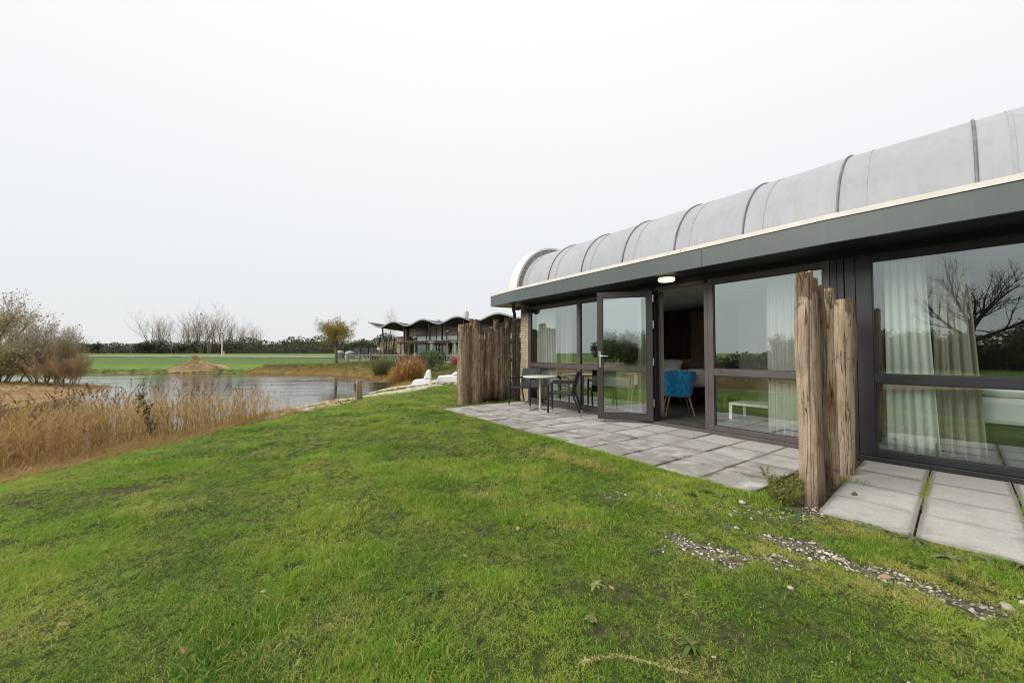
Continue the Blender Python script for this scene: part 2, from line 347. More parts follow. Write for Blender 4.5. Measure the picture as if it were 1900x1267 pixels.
def blade_arrays(n, rad, h, w, lean, seg=2, curl=.5, rg=rng):
    """n bent blades: returns V, F(tri), rv, tp"""
    V, Fc, rv, tp = [], [], [], []
    for _ in range(n):
        a = rg.random() * 6.283; r = rad * math.sqrt(rg.random()); bx, by = r * math.cos(a), r * math.sin(a)
        az_ = rg.random() * 6.283; hh = rg.uniform(*h); ww = rg.uniform(*w); le = rg.uniform(*lean); q = rg.random()
        dx, dy = math.cos(az_), math.sin(az_); sx, sy = -dy, dx; b = len(V); px, py, pz = bx, by, -.004; ang = le * .4
        L = hh / seg
        for k in range(seg + 1):
            wk = ww * (1 - .75 * k / seg) / 2
            if k == seg: V.append((px, py, pz)); rv.append(q); tp.append(1)
            else: V += [(px - sx * wk, py - sy * wk, pz), (px + sx * wk, py + sy * wk, pz)]; rv += [q, q]; tp += [k / seg] * 2
            ang += curl * le * rg.uniform(.6, 1.4); px += dx * math.sin(ang) * L; py += dy * math.sin(ang) * L; pz = max(pz + math.cos(ang) * L, .001 if k else -9)
        for k in range(seg - 1): c = b + 2 * k; Fc += [(c, c + 1, c + 3), (c, c + 3, c + 2)]
        c = b + 2 * (seg - 1); Fc.append((c, c + 1, c + 2))
    return V, Fc, rv, tp
def grass_mat(name, dark, mid, light, dry, wob=1.2, dryb=0.0):
    t = NT(name); cw = t.coord('World'); a = t.noise(cw, wob, 4, .6); b = t.noise(cw, wob * 5, 3, .6); rv = t.attr('rv'); tp = t.attr('tp')
    f = t.math('ADD', t.math('MULTIPLY', t.ramp(a, [(.3, 0), (.7, 1)]), .85), t.math('MULTIPLY', b, .55)); f = t.math('ADD', f, t.math('MULTIPLY', rv, .42))
    col = t.ramp(t.math('MULTIPLY', f, .55), [(.26, dark), (.48, mid), (.72, light)])
    d = t.math('ADD', t.ramp(rv, [(.82 - dryb, 0), (.87 - dryb, 1)], 'LINEAR'), t.attr('dry', 'INSTANCER'), True)
    d2 = t.ramp(t.math('ADD', t.math('MULTIPLY', t.noise(cw, wob * 2.2, 5, .62), 1), t.math('MULTIPLY', rv, .28)), [(.64 - dryb, 0), (.80 - dryb, .8)])
    col = t.mix(t.math('MAXIMUM', t.math('MULTIPLY', d, .85), d2), col, dry)
    col = t.mix(t.math('MULTIPLY', tp, .25), col, light)
    df = t.bsdf(col, .55, spec=.25)
    tr = t.n('BsdfTranslucent'); t.l(col, tr.inputs[0]); mx = t.n('MixShader', i_0=.42); t.l(df, mx.inputs[1]); t.l(tr.outputs[0], mx.inputs[2])
    return t.done(mx.outputs[0])
M_GRASS = grass_mat('grass_blades', (.050, .170, .011), (.170, .345, .021), (.38, .48, .065), (.56, .47, .16), .9, .0)
def mk(name, arrs, mat):
    V, Fc, rv, tp = arrs; return unlink(npmesh(name, V, Fc, mat, attrs={'rv': rv, 'tp': tp}))
clumps = [mk('grass_clump', blade_arrays(30, .042, (.015, .036), (.0020, .0042), (.4, 1.6)), M_GRASS) for _ in range(5)] + \
         [mk('grass_clump', blade_arrays(27, .036, (.022, .048), (.0022, .0046), (.3, 1.3)), M_GRASS) for _ in range(3)] + \
         [mk('grass_clump', blade_arrays(24, .06, (.025, .05), (.0020, .0042), (1.0, 2.2)), M_GRASS) for _ in range(2)]
def sample(n, x0, x1, y0, y1): return rng.uniform(x0, x1, n), rng.uniform(y0, y1, n)
GX, GY, GS, GI, GD = [], [], [], [], []
for (x0, x1, y0, y1, dens, s0) in ((-3.2, 3.6, .75, 2.6, 3000, .9), (-5.6, 4.2, 2.6, 4.4, 2000, 1.0), (-6.5, 1, .4, 2.6, 300, 1.1), (-6.0, 3.6, 4.4, 7.5, 1000, 1.25), (-5.6, 1.5, 7.5, 12, 430, 1.7), (-5.5, 3, 12, 17, 110, 2.3)):
    n = int(dens * (x1 - x0) * (y1 - y0)); gx, gy = sample(n, x0, x1, y0, y1)
    keep = ~hard_mask(gx, gy) & (gx > XE(gy) - .15 + (rng.random(n) - .5) * .6)
    if x0 == -6.5: keep &= (gx < -3.2)
    g1, s1 = gravel_mask(gx, gy), soil_mask(gx, gy)
    keep &= rng.random(n) > np.clip(g1 * 1.2, 0, .95)
    keep &= rng.random(n) > np.clip(s1 * .97, 0, .95)
    thin = sstep(.35, .7, fbm(gx, gy, .5, 31)); keep &= rng.random(n) < .62 + .38 * thin
    gx, gy, thin = gx[keep], gy[keep], thin[keep]
    lush = fbm(gx, gy, .8, 17); lus2 = vnoise(gx, gy, .28, 41)
    GX.append(gx); GY.append(gy); GS.append(s0 * rng.uniform(.65, 1.2, len(gx)) * (.72 + .62 * sstep(.4, .7, lush * .6 + lus2 * .4)))
    tall = rng.random(len(gx)) < .12 + .5 * sstep(.55, .72, lush * .5 + lus2 * .5); fl = rng.random(len(gx)) < .2 + .4 * (gx < -1.6)
    GI.append(np.where(tall, rng.integers(5, 8, len(gx)), np.where(fl, rng.integers(8, 10, len(gx)), rng.integers(0, 5, len(gx)))))
    GD.append(dry_mask(gx, gy) * .9)
# fringe along the paving edge and around the logs
n = 2600; tt = rng.random(n); s_ = rng.uniform(COLS_A[0], COLS_A[-1], n); q = [FA.p(a, ROWS[-1] + abs(b), 0) for a, b in zip(s_, rng.normal(0, .05, n))]
ex = np.array([v.x for v in q]); ey = np.array([v.y for v in q]); k_ = rng.random(n) < vnoise(s_, s_ * 0, .35, 3) * 1.2
ex, ey = ex[k_], ey[k_]; GX.append(ex); GY.append(ey); GS.append(rng.uniform(.7, 1.3, len(ex))); GI.append(rng.integers(5, 8, len(ex))); GD.append(np.zeros(len(ex)))
gx = np.concatenate(GX); gy = np.concatenate(GY); gs = np.concatenate(GS); gi = np.concatenate(GI); gd = np.concatenate(GD); n = len(gx)
rot = np.stack([rng.normal(0, .22, n), rng.normal(0, .22, n), rng.uniform(0, 6.283, n)], 1)
scatter('lawn_grass', np.stack([gx, gy, zt(gx, gy)], 1), rot, gs, gi, clumps, {'dry': gd})
print('grass clumps', n)
# gravel
M_PEB = pm('shell_gravel', (.22, .18, .13), (.58, .54, .47), 3, .7, .3, .004, kind='World', lo=.3, hi=.6)
tn = M_PEB.node_tree
def pebble(seed):
    bm = bmesh.new(); bmesh.ops.create_icosphere(bm, subdivisions=2, radius=1); r_ = random.Random(seed)
    sx, sy, sz = r_.uniform(.7, 1.2), r_.uniform(.6, 1), r_.uniform(.3, .6)
    for v in bm.verts:
        k = 1 + .35 * mnoise.noise(v.co * 1.3 + Vector((seed, 0, 0))); v.co = Vector((v.co.x * sx * k, v.co.y * sy * k, v.co.z * sz * k))
    me = bpy.data.meshes.new('pebble'); bm.to_mesh(me); bm.free(); me.materials.append(M_PEB); return bpy.data.objects.new('pebble', me)
pbx, pby = sample(120000, .6, 3.3, 1.7, 3.9); gm = gravel_mask(pbx, pby); k_ = (rng.random(len(pbx)) < gm * .10) & ~hard_mask(pbx, pby)
sx_, sy_ = sample(20000, 2, 4.1, 2.9, 4.7); k2 = (rng.random(20000) < soil_mask(sx_, sy_) * .02) & ~hard_mask(sx_, sy_)
bx_, by_ = sample(700, -3, 3, 1.2, 4.5); k3 = ~hard_mask(bx_, by_) & (rng.random(700) < .10)
pbx = np.concatenate([pbx[k_], sx_[k2], bx_[k3]]); pby = np.concatenate([pby[k_], sy_[k2], by_[k3]]); n = len(pbx)
scatter('gravel', np.stack([pbx, pby, zt(pbx, pby) + .003], 1), np.stack([rng.normal(0, .3, n), rng.normal(0, .3, n), rng.uniform(0, 6.3, n)], 1), np.clip(rng.lognormal(-5.42, .5, n), .0018, .018), rng.integers(0, 5, n), [pebble(i) for i in range(5)])
print('pebbles', n)
# ------------------------------------------------------------------ materials of the building
def glass_mat(name, tint, f0=.3, f1=.62):
    t = NT(name); lw = t.n('LayerWeight', i_Blend=.5); f = t.math('POWER', lw.outputs['Facing'], 2.6)
    fac = t.math('MULTIPLY_ADD', f, f1); fac.node.inputs[2].default_value = f0
    bf = t.n('NewGeometry').outputs['Backfacing']; fac = t.math('MULTIPLY', fac, t.math('SUBTRACT', 1, bf))
    tr = t.n('BsdfTransparent'); t.l(t.mix(bf, tint, (1, 1, 1)), tr.inputs[0])
    nb = t.bump(t.noise(t.coord('Object'), .55, 1), .05, .03)
    gl = t.n('BsdfGlossy'); gl.inputs['Color'].default_value = (.88, 1.0, .975, 1); gl.inputs['Roughness'].default_value = .0; t.l(nb, gl.inputs['Normal'])
    mx = t.n('MixShader'); t.l(fac, mx.inputs[0]); t.l(tr.outputs[0], mx.inputs[1]); t.l(gl.outputs[0], mx.inputs[2]); return t.done(mx.outputs[0])
M_GLASS = glass_mat('window_glass', (.97, 1.0, .985), .34)
M_GLASSB = glass_mat('window_glass_dark', (.92, .99, .95), .24)
M_FRAME = pm('brown_aluminium', (.078, .064, .059), (.096, .08, .074), 3, .42, kind='World', spec=.5)
M_DOORF = pm('dark_brown_aluminium', (.048, .041, .038), (.06, .051, .048), 3, .4, kind='World')
M_BLACK = pm('charcoal_coating', (.012, .013, .015), (.018, .019, .021), 3, .45, kind='World')
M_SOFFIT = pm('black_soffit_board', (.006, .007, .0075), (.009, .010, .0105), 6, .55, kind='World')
t = NT('grey_fascia_sheet'); cw = t.coord('World', (1, 1, .4))
M_FASCIA = t.done(t.bsdf(t.mix(t.math('MULTIPLY', t.ramp(t.noise(t.coord('World', (4, 4, .6)), 4, 4), [(.5, 0), (.8, 1)]), .3), t.ramp(t.noise(cw, .9, 3), [(.3, (.088, .105, .103)), (.7, (.104, .122, .119))]), (.13, .15, .145)), .42, spec=.45))
M_TRIM = pm('cream_roof_trim', (.66, .62, .55), (.75, .715, .65), 6, .6, kind='World')
t = NT('grey_roof_membrane'); cw = t.coord('World', (1.2, 1.2, .35)); n_ = t.noise(cw, 3.0, 6, .62)
c_ = t.ramp(n_, [(.25, (.325, .335, .345)), (.75, (.375, .385, .395))]); st = t.ramp(t.noise(t.coord('World', (7, 7, .5)), 1.6, 4), [(.50, 0), (.80, .4)])
v_ = t.math('MULTIPLY_ADD', t.rand(), .16); v_.node.inputs[2].default_value = .92; h_ = t.n('HueSaturation'); t.l(c_, h_.inputs['Color']); t.l(v_, h_.inputs['Value'])
M_MEMB = t.done(t.bsdf(t.mix(st, h_.outputs[0], (.235, .23, .22)), .5, t.bump(t.noise(t.coord('World'), 1.4, 3), .35, .05), spec=.5))
M_RIB = pm('dark_roof_rib', (.12, .115, .11), (.2, .195, .19), 9, .5, kind='World')
M_SEAM = pm('roof_seam_tape', (.30, .31, .32), (.345, .355, .365), 9, .5, kind='World')
M_CONC = pm('grey_concrete', (.27, .26, .25), (.38, .37, .355), 7, .85, .3, .004, kind='World')
M_BRICK = pm('buff_brick', (.33, .25, .15), (.58, .48, .33), 14, .85, .4, .004, kind='World', lo=.25, hi=.75)
M_MORTAR = pm('mortar', (.34, .31, .27), (.42, .39, .34), 20, .9, kind='World')
M_FELT = pm('roof_felt', (.16, .16, .16), None, 3, .9, kind='World')
M_PIPE = pm('anthracite_pipe', (.032, .035, .038), (.042, .046, .05), 4, .35, kind='World')
M_STEEL = pm('brushed_steel', (.62, .62, .6), (.75, .75, .73), 10, .3, metallic=1)
M_DARKWALL = pm('dark_timber_panelling', (.035, .019, .012), (.09, .046, .025), 3, .5, kind='World', stretch=(5, 5, .5))
M_WHITEWALL = pm('white_plaster', (.80, .80, .76), (.85, .85, .81), 2, .9, kind='World')
M_CEIL = pm('pale_ceiling', (.5, .5, .45), None, 2, .9, kind='World')
M_PLANK = pm('dark_vinyl_plank', (.062, .056, .05), (.145, .13, .115), 2.2, .42, .1, .002, kind='World', stretch=(8, 1, 1), jit=.5)
M_OFFWHITE = pm('white_lacquer', (.72, .72, .68), (.78, .78, .74), 2, .35)
# ------------------------------------------------------------------ the bungalow
bung = thing('bungalow', 'low holiday bungalow with grey barrel roof, dark fascia and glazed front', 'building', tuple(FA.p(3.2, -2, 0)))
a_p = math.atan2(-.815, .58) - R(5.3); dP_ = Vector((math.cos(a_p), math.sin(a_p), 0)); SK = .293
FP = Frame(FA.p(SK, 0, 0) - dP_ * 2, (dP_.x, dP_.y)); TT = math.tan(R(2.65))
def path(n, z, tip=None): return [FP.p(2 - (tip if tip is not None else .98), n, z), FA.p(SK - n * TT, n, z), FA.p(SC + n * TT, n, z), FB.p(FB_LEN + n * TT, n, z), FC.p(FC_LEN, n, z)]
EAVE = .72
def strip(name, n0, n1, z0, z1, mat, z1b=None, bevel=0):
    A0, A1, B0, B1 = path(n0, z0), path(n1, z0), path(n0, z1), path(n1, z1 if z1b is None else z1b)
    for i in range(4): MB().hexa([A0[i], A0[i + 1], A1[i + 1], A1[i], B0[i], B0[i + 1], B1[i + 1], B1[i]]).build(name, mat, bung, bevel=bevel)
strip('fascia', EAVE - .05, EAVE, 2.455, 2.715, M_FASCIA)
strip('eave_trim', EAVE - .07, EAVE + .014, 2.717, 2.772, M_TRIM)
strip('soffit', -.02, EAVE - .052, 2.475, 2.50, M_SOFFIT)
strip('roof_slab', -4.4, EAVE - .075, 2.502, 2.74, M_FELT)
for F_, ss in ((FA, (1.9, 4.95)), (FB, (1.6, 4.6))):
    for q_ in ss: MB().fb(F_, q_, q_ + .006, EAVE + .0005, EAVE + .002, 2.457, 2.713).build('panel_joint', M_BLACK, bung); MB().fb(F_, q_ - .3, q_ - .297, EAVE + .0145, EAVE + .016, 2.72, 2.77).build('trim_joint', M_RIB, bung)
# short end of the eave, returning behind the gable
tip0 = FP.p(2 - .98, EAVE, 0); eb = FP.p(2 - .98, -4.4, 0)
FE = Frame(FP.p(1.02, 0, 0), (FP.n.x, FP.n.y))   # s outwards along FP.n, n points away to the left end
MB().fb(FE, -4.4, EAVE - .001, -.04, .004, 2.455, 2.715).build('fascia', M_FASCIA, bung)
MB().fb(FE, -4.4, EAVE + .012, -.05, .016, 2.717, 2.785).build('eave_trim', M_TRIM, bung)
t = NT('pale_soffit_board'); M_SOFL = t.done(t.bsdf((.42, .38, .29), .7))
q = MB(); p4 = [FP.p(1.06, -.3, 2.47), FP.p(1.66, -.3, 2.47), FP.p(1.66, EAVE - .06, 2.47), FP.p(1.06, EAVE - .06, 2.47)]
q.hexa(p4 + [Vector((v.x, v.y, 2.474)) for v in p4]).build('soffit', M_SOFL, bung)
# barrel roof: one panel per bay, a rib between bays
BN, BZ, BR = -.90, 2.72, 1.17
def barrel_pt(F, s, th, r, k=0): n = BN + r * math.cos(th); return F.p(s + k * n * TT, n, BZ + r * math.sin(th))
stations = [(FA, .06, 0)] + [(FA, 1.12 + 1.045 * k, 0) for k in range(5)] + [(FA, SC, 1)] + [(FB, 1.05 * k, 0) for k in range(1, 6)] + [(FB, FB_LEN, 1)] + [(FC, 1.05 * k, 0) for k in range(1, 6)]
NA = 28
def side(st, F):  # a corner station may be met from the next frame
    f, s, k = st
    if f is F or k == 0: return (f, s, k)
    return (F, 0, -1)
for i in range(len(stations) - 1):
    b = stations[i + 1]; F = b[0]; a = side(stations[i], F)
    m = MB(); vs = []
    cols = 7
    for c in range(cols):
        u = c / (cols - 1); s0 = a[1] + (b[1] - a[1]) * u
        sag = -.004 * math.sin(math.pi * u)
        for j in range(NA + 1):
            th = math.pi * j / NA; n = BN + (BR + sag) * math.cos(th); kk = a[2] * (1 - u) + b[2] * u
            vs.append(F.p(s0 + kk * n * TT, n, BZ + (BR + sag) * math.sin(th)))
    fs = [(c * (NA + 1) + j, (c + 1) * (NA + 1) + j, (c + 1) * (NA + 1) + j + 1, c * (NA + 1) + j + 1) for c in range(cols - 1) for j in range(NA)]
    pan = m.add(vs, fs).build('roof_panel', M_MEMB, bung, smooth=True)
    us = .22
    m = MB(); vs = []
    for c in (0, 1):
        for j in range(NA + 1):
            th = math.pi * j / NA; vs.append(barrel_pt(F, a[1] + us + c * .03, th, BR + .002))
    m.add(vs, [(j, NA + 1 + j, NA + 2 + j, j + 1) for j in range(NA)]).build('seam', M_SEAM, pan, smooth=True)
for (F, s, k) in stations[1:]:
    MB().tube([barrel_pt(F, s, math.pi * j / 36, BR + .008, k) for j in range(37)], .0135, 6).build('roof_rib', M_RIB, bung, smooth=True)
MB().tube([FA.p(2.165, .26, 2.93), FA.p(2.45, .48, 2.82)], .012, 6).build('roof_stay', M_PIPE, bung)
# gable arch at the end
def arch(s0, s1, r0, r1, k0, k1, nseg, gap=0):
    m = MB()
    for i in range(nseg):
        a0 = math.pi * (k0 + (k1 - k0) * i / nseg) + gap; a1 = math.pi * (k0 + (k1 - k0) * (i + 1) / nseg) - gap
        P = lambda s, r, a: FA.p(s, BN + r * math.cos(a), BZ + r * math.sin(a))
        m.hexa([P(s0, r0, a0), P(s1, r0, a0), P(s1, r0, a1), P(s0, r0, a1), P(s0, r1, a0), P(s1, r1, a0), P(s1, r1, a1), P(s0, r1, a1)])
    return m
tag(arch(-.17, .09, 1.1, 1.268, 0, 1, 26, .004).build('gable_blocks', M_CONC, bung, bevel=.004), kind='stuff')
arch(-.22, .11, 1.274, 1.322, -.02, 1.02, 40).build('gable_trim', M_TRIM, bung, smooth=False)
m = MB(); m.add([FA.p(-.1, BN + 1.1 * math.cos(math.pi * j / 20), BZ + 1.1 * math.sin(math.pi * j / 20)) for j in range(21)], [tuple(range(21))]).build('gable_wall', M_CONC, bung)
# brick pier with real courses
pier = MB().fb(FA, -.265, .052, -.45, -.012, 0, 2.47).build('brick_pier', M_MORTAR, bung)
m = MB(); rb = random.Random(3); z = .006; k = 0
while z < 2.44:
    off = -.27 if k % 2 else -.165
    ss = [-.272, -.165, .058] if k % 2 else [-.272, -.06, .058]
    for a, b in zip(ss[:-1], ss[1:]):
        j = rb.uniform(-.002, .003); m.fb(FA, a + .004, b - .004, -.1, 0 + j, z, z + .052)
    for a, b in ((-.45, -.24), (-.23, -.104)) if k % 2 else ((-.45, -.34), (-.33, -.104)):
        m.fb(FA, -.276 + rb.uniform(-.002, .002), -.17, a, b, z, z + .052)
    z += .0625; k += 1
tag(m.build('bricks', M_BRICK, pier), kind='stuff')
m = MB(); m.fb(FA, -.25, -.05, -4.35, -.452, 0, 2.5).build('end_wall', M_BRICK, bung)
dp = MB().tube([FA.p(-.12, .34, 2.47), FA.p(-.12, .34, 2.38), FA.p(-.17, .30, 2.33), FA.p(-.40, .11, 2.29), FA.p(-.43, .08, 2.22), FA.p(-.43, .08, .0)], .042, 12).build('downpipe', M_PIPE, bung, smooth=True)
for z in (.3, 1.25, 2.1): MB().fb(FA, -.48, -.27, .03, .125, z, z + .035).build('pipe_bracket', M_PIPE, dp)
MB().tube([FA.p(-.43, .08, 1.63), FA.p(-.43, .08, 1.75)], .048, 12).build('pipe_collar', M_PIPE, dp, smooth=True)
# windows
ZG0, ZG1, ZT0, ZT1 = .125, 2.315, .895, .995
def window(F, s0, s1, mf, mg, jl=.055, jr=.055, slots=True, transom=True):
    m = MB()
    m.fb(F, s0, s0 + jl, -.07, .02, .05, 2.40); m.fb(F, s1 - jr, s1, -.07, .02, .05, 2.40)
    m.fb(F, s0 + jl, s1 - jr, -.07, .018, .05, ZG0); m.fb(F, s0 + jl, s1 - jr, -.07, .018, ZG1, 2.40)
    fr = m.build('window', mf, bung, bevel=.003)
    if transom:
        MB().fb(F, s0 + jl, s1 - jr, -.06, .014, ZT0, ZT1).build('transom', mf, fr, bevel=.003)
        if slots:
            for s in (s0 + jl + .10, s1 - jr - .15): MB().fb(F, s, s + .035, .014, .017, ZT0 + .045, ZT0 + .06).build('vent_slot', M_BLACK, fr)
        for z0, z1 in ((ZG0, ZT0), (ZT1, ZG1)): MB().fb(F, s0 + jl, s1 - jr, -.03, -.012, z0, z1).build('pane', mg, fr)
    q = MB()
    for z0, z1 in ((ZG0, ZT0), (ZT1, ZG1)):
        q.fb(F, s0 + jl, s0 + jl + .012, -.012, .006, z0, z1); q.fb(F, s1 - jr - .012, s1 - jr, -.012, .006, z0, z1); q.fb(F, s0 + jl + .012, s1 - jr - .012, -.012, .006, z0, z0 + .012); q.fb(F, s0 + jl + .012, s1 - jr - .012, -.012, .006, z1 - .012, z1)
    q.build('gasket', M_BLACK, fr); return fr
window(FA, .06, 1.84, M_FRAME, M_GLASS, .11, .05)
window(FA, 1.842, 3.62, M_FRAME, M_GLASS, .05, .03)
window(FA, 4.66, 6.20, M_FRAME, M_GLASS, .085, .07)
window(FB, .105, 2.2, M_BLACK, M_GLASSB, .14, .06); window(FB, 2.202, 4.2, M_BLACK, M_GLASSB); window(FB, 4.202, 6.25, M_BLACK, M_GLASSB)
window(FC, .12, 2.9, M_BLACK, M_GLASSB); window(FC, 2.902, 5.9, M_BLACK, M_GLASSB)
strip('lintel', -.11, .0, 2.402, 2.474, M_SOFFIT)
for F, a, b, mm in ((FA, .06, 6.2, M_FRAME), (FB, .105, 6.25, M_BLACK), (FC, .12, 5.9, M_BLACK)): MB().fb(F, a, b, -.12, .055, -.03, .048).build('threshold', mm, bung, bevel=.004)
for F, a, b in ((FA, 6.202, 6.27), (FA, 6.274, SC - .004), (FB, .004, .10), (FB, 6.252, FB_LEN - .004), (FC, .004, .118)): MB().fb(F, a, b, -.08, .012, -.02, 2.40).build('wall_panel', M_BLACK, bung, bevel=.003)
# door opening and the open door
m = MB(); m.fb(FA, 3.622, 3.735, -.08, .03, .05, 2.40); m.build('door_jamb', M_BLACK, bung, bevel=.003)
m = MB(); m.fb(FA, 3.737, 4.62, -.07, .015, 2.345, 2.40); m.build('door_head', M_FRAME, bung)
m = MB(); m.fb(FA, 4.602, 4.658, -.07, .02, .05, 2.344); m.build('door_jamb', M_FRAME, bung, bevel=.003)
FD = Frame((2.481, 6.806), (-.966, .26))
m = MB(); DW = .955
m.fb(FD, 0, .10, -.033, .033, .05, 2.345); m.fb(FD, DW - .10, DW, -.033, .033, .05, 2.345); m.fb(FD, .1, DW - .1, -.033, .033, .05, .165); m.fb(FD, .1, DW - .1, -.033, .033, 2.245, 2.345)
door = m.build('door', M_DOORF, bung, bevel=.004)
MB().fb(FD, .1, DW - .1, -.012, .012, .165, 2.245).build('pane', M_GLASS, door)
q = MB()
for a, b, z0, z1 in ((.1, .112, .165, 2.245), (DW - .112, DW - .1, .165, 2.245), (.112, DW - .112, .165, .177), (.112, DW - .112, 2.233, 2.245)): q.fb(FD, a, b, -.026, .026, z0, z1)
q.build('gasket', M_BLACK, door)
m = MB(); m.fb(FD, DW - .068, DW - .028, -.045, -.034, .98, 1.27); P0 = FD.p(DW - .048, -.045, 1.19)
m.tube([P0, FD.p(DW - .048, -.09, 1.19), FD.p(DW - .062, -.10, 1.19), FD.p(DW - .185, -.10, 1.185)], .011, 8); m.build('handle', M_STEEL, door, smooth=True, bevel=.004)
for z in (.3, 1.02, 1.68, 2.14): MB().tube([FD.p(-.012, -.02, z), FD.p(-.012, -.02, z + .13)], .012, 8).build('hinge', M_STEEL, door, smooth=True)
MB().tube([FD.p(DW - .13, 0, .052), FD.p(DW - .13, 0, .012)], .008, 6).build('door_bolt', M_BLACK, door)
# room shells
def shell(F, s0, s1, back, wall_l, wall_r, wall_b, nm):
    MB().fb(F, s0 - .1, s0, back, -.12, -.02, 2.47).build('room_wall', wall_l, bung); MB().fb(F, s1, s1 + .1, back, -.12, -.02, 2.47).build('room_wall', wall_r, bung)
    for a, b, mm in wall_b: MB().fb(F, a, b, back - .1, back, -.02, 2.47).build('room_wall', mm, bung)
    MB().fb(F, s0, s1, back, -.13, 2.44, 2.468).build('room_ceiling', M_CEIL, bung)
shell(FA, .12, 6.1, -4.0, M_DARKWALL, M_WHITEWALL, [(.02, 3.3, M_DARKWALL), (3.3, 6.2, M_WHITEWALL)], 'a')
shell(FB, .32, 6.1, -4.0, M_DARKWALL, M_WHITEWALL, [(.22, 6.2, M_DARKWALL)], 'b')
fl = MB().fb(FA, .12, 6.1, -4.0, -.12, -.02, .03).build('room_floor', M_BLACK, bung)
rp = random.Random(5); n0 = -.125
fdir = FA
while n0 > -3.9:
    s = .12 + rp.uniform(-1.1, 0)
    while s < 6.1:
        s1 = s + 1.25; a, b = max(s, .122), min(s1, 6.098)
        if b - a > .05: MB().fb(FA, a + .001, b - .001, n0 - .178, n0, .032, .048 + rp.uniform(0, .0012)).build('floor_plank', M_PLANK, fl)
        s = s1
    n0 -= .18
MB().fb(FB, .32, 6.1, -4.0, -.12, -.02, .045).build('room_floor', M_PLANK, bung)
# ------------------------------------------------------------------ paving
t = NT('concrete_slab'); co = t.coord('Object'); cw = t.coord('World')
sp = t.n('SeparateXYZ'); t.l(t.n('TexCoord').outputs['Object'], sp.inputs[0])
ax = t.math('DIVIDE', t.math('ABSOLUTE', sp.outputs[0]), .245); ay = t.math('DIVIDE', t.math('ABSOLUTE', sp.outputs[1]), .28); ed = t.math('MAXIMUM', ax, ay)
nn = t.noise(cw, 3.2, 6, .65); nf = t.noise(cw, 55, 4, .7); nm_ = t.noise(cw, 11, 5, .6)
base = t.ramp(nf, [(.3, (.44, .42, .38)), (.7, (.60, .575, .52))]); base = t.mix(t.ramp(nm_, [(.3, .35), (.7, 0)]), base, (.38, .36, .325))
v = t.math('MULTIPLY_ADD', t.rand(), .24); v.node.inputs[2].default_value = .86; hs = t.n('HueSaturation'); t.l(base, hs.inputs['Color']); t.l(v, hs.inputs['Value'])
dirt = t.attr('dirt', 'OBJECT')
edge = t.math('MULTIPLY', t.ramp(t.math('ADD', ed, t.math('MULTIPLY', t.math('SUBTRACT', nn, .5), 1.3)), [(.72, 0), (1.06, 1)]), dirt)
blot = t.math('MULTIPLY', t.ramp(t.math('ADD', nn, t.math('MULTIPLY', dirt, .22)), [(.58, 0), (.74, 1)]), t.math('MULTIPLY', dirt, .6))
rim = t.math('MULTIPLY', t.ramp(t.math('ADD', ed, t.math('MULTIPLY', t.math('SUBTRACT', nm_, .5), .12)), [(.88, 0), (.985, 1)]), .7)
d = t.math('MAXIMUM', t.math('MAXIMUM', edge, rim), blot, True)
col = t.mix(t.math('MULTIPLY', d, .85), hs.outputs[0], t.mix(nf, (.085, .07, .055), (.15, .125, .10)))
vor = t.n('TexVoronoi', i_Scale=90.0); t.l(cw, vor.inputs['Vector']); pit = t.ramp(vor.outputs['Distance'], [(.08, 0), (.2, 1)])
M_SLAB = t.done(t.bsdf(col, .85, t.bump(t.math('ADD', t.math('MULTIPLY', nf, .6), t.math('MULTIPLY', pit, .25)), .25, .004), spec=.25))
def slabs(F, cols, rows, nm):
    par = thing(nm, None, None, tuple(F.p((cols[0] + cols[-1]) / 2, 1.15, 0)), kind='structure')
    w, meshes = cols[1] - cols[0], {}
    rr = random.Random(11); sc = (cols[0] + cols[-1]) / 2
    for r_ in range(len(rows) - 1):
        for c_ in range(len(cols) - 1):
            dn = rows[r_ + 1] - rows[r_]
            if r_ not in meshes:
                proto = MB().box((0, 0, -.025), (w - .013, dn - .014, .05)).build('paving_slab', M_SLAB, None, bevel=.004); meshes[r_] = proto; o = proto
            else: o = meshes[r_].copy(); C.objects.link(o)
            o.parent = par
            p = F.p((cols[c_] + cols[c_ + 1]) / 2, (rows[r_] + rows[r_ + 1]) / 2, rr.uniform(-.004, .004)) - wl_of(par)
            o.location = p; o.rotation_euler = (rr.gauss(0, .005), rr.gauss(0, .005), math.atan2(F.d.y, F.d.x) + rr.gauss(0, .006))
            o['dirt'] = max(0, min(1, (.12 + .34 * r_ + rr.uniform(-.12, .22) - (.25 if r_ == 0 else 0)) * (1.0 if F is FA else .35)))
    return par
pa = slabs(FA, COLS_A, ROWS, 'patio'); pb = slabs(FB, COLS_B, ROWS, 'patio')
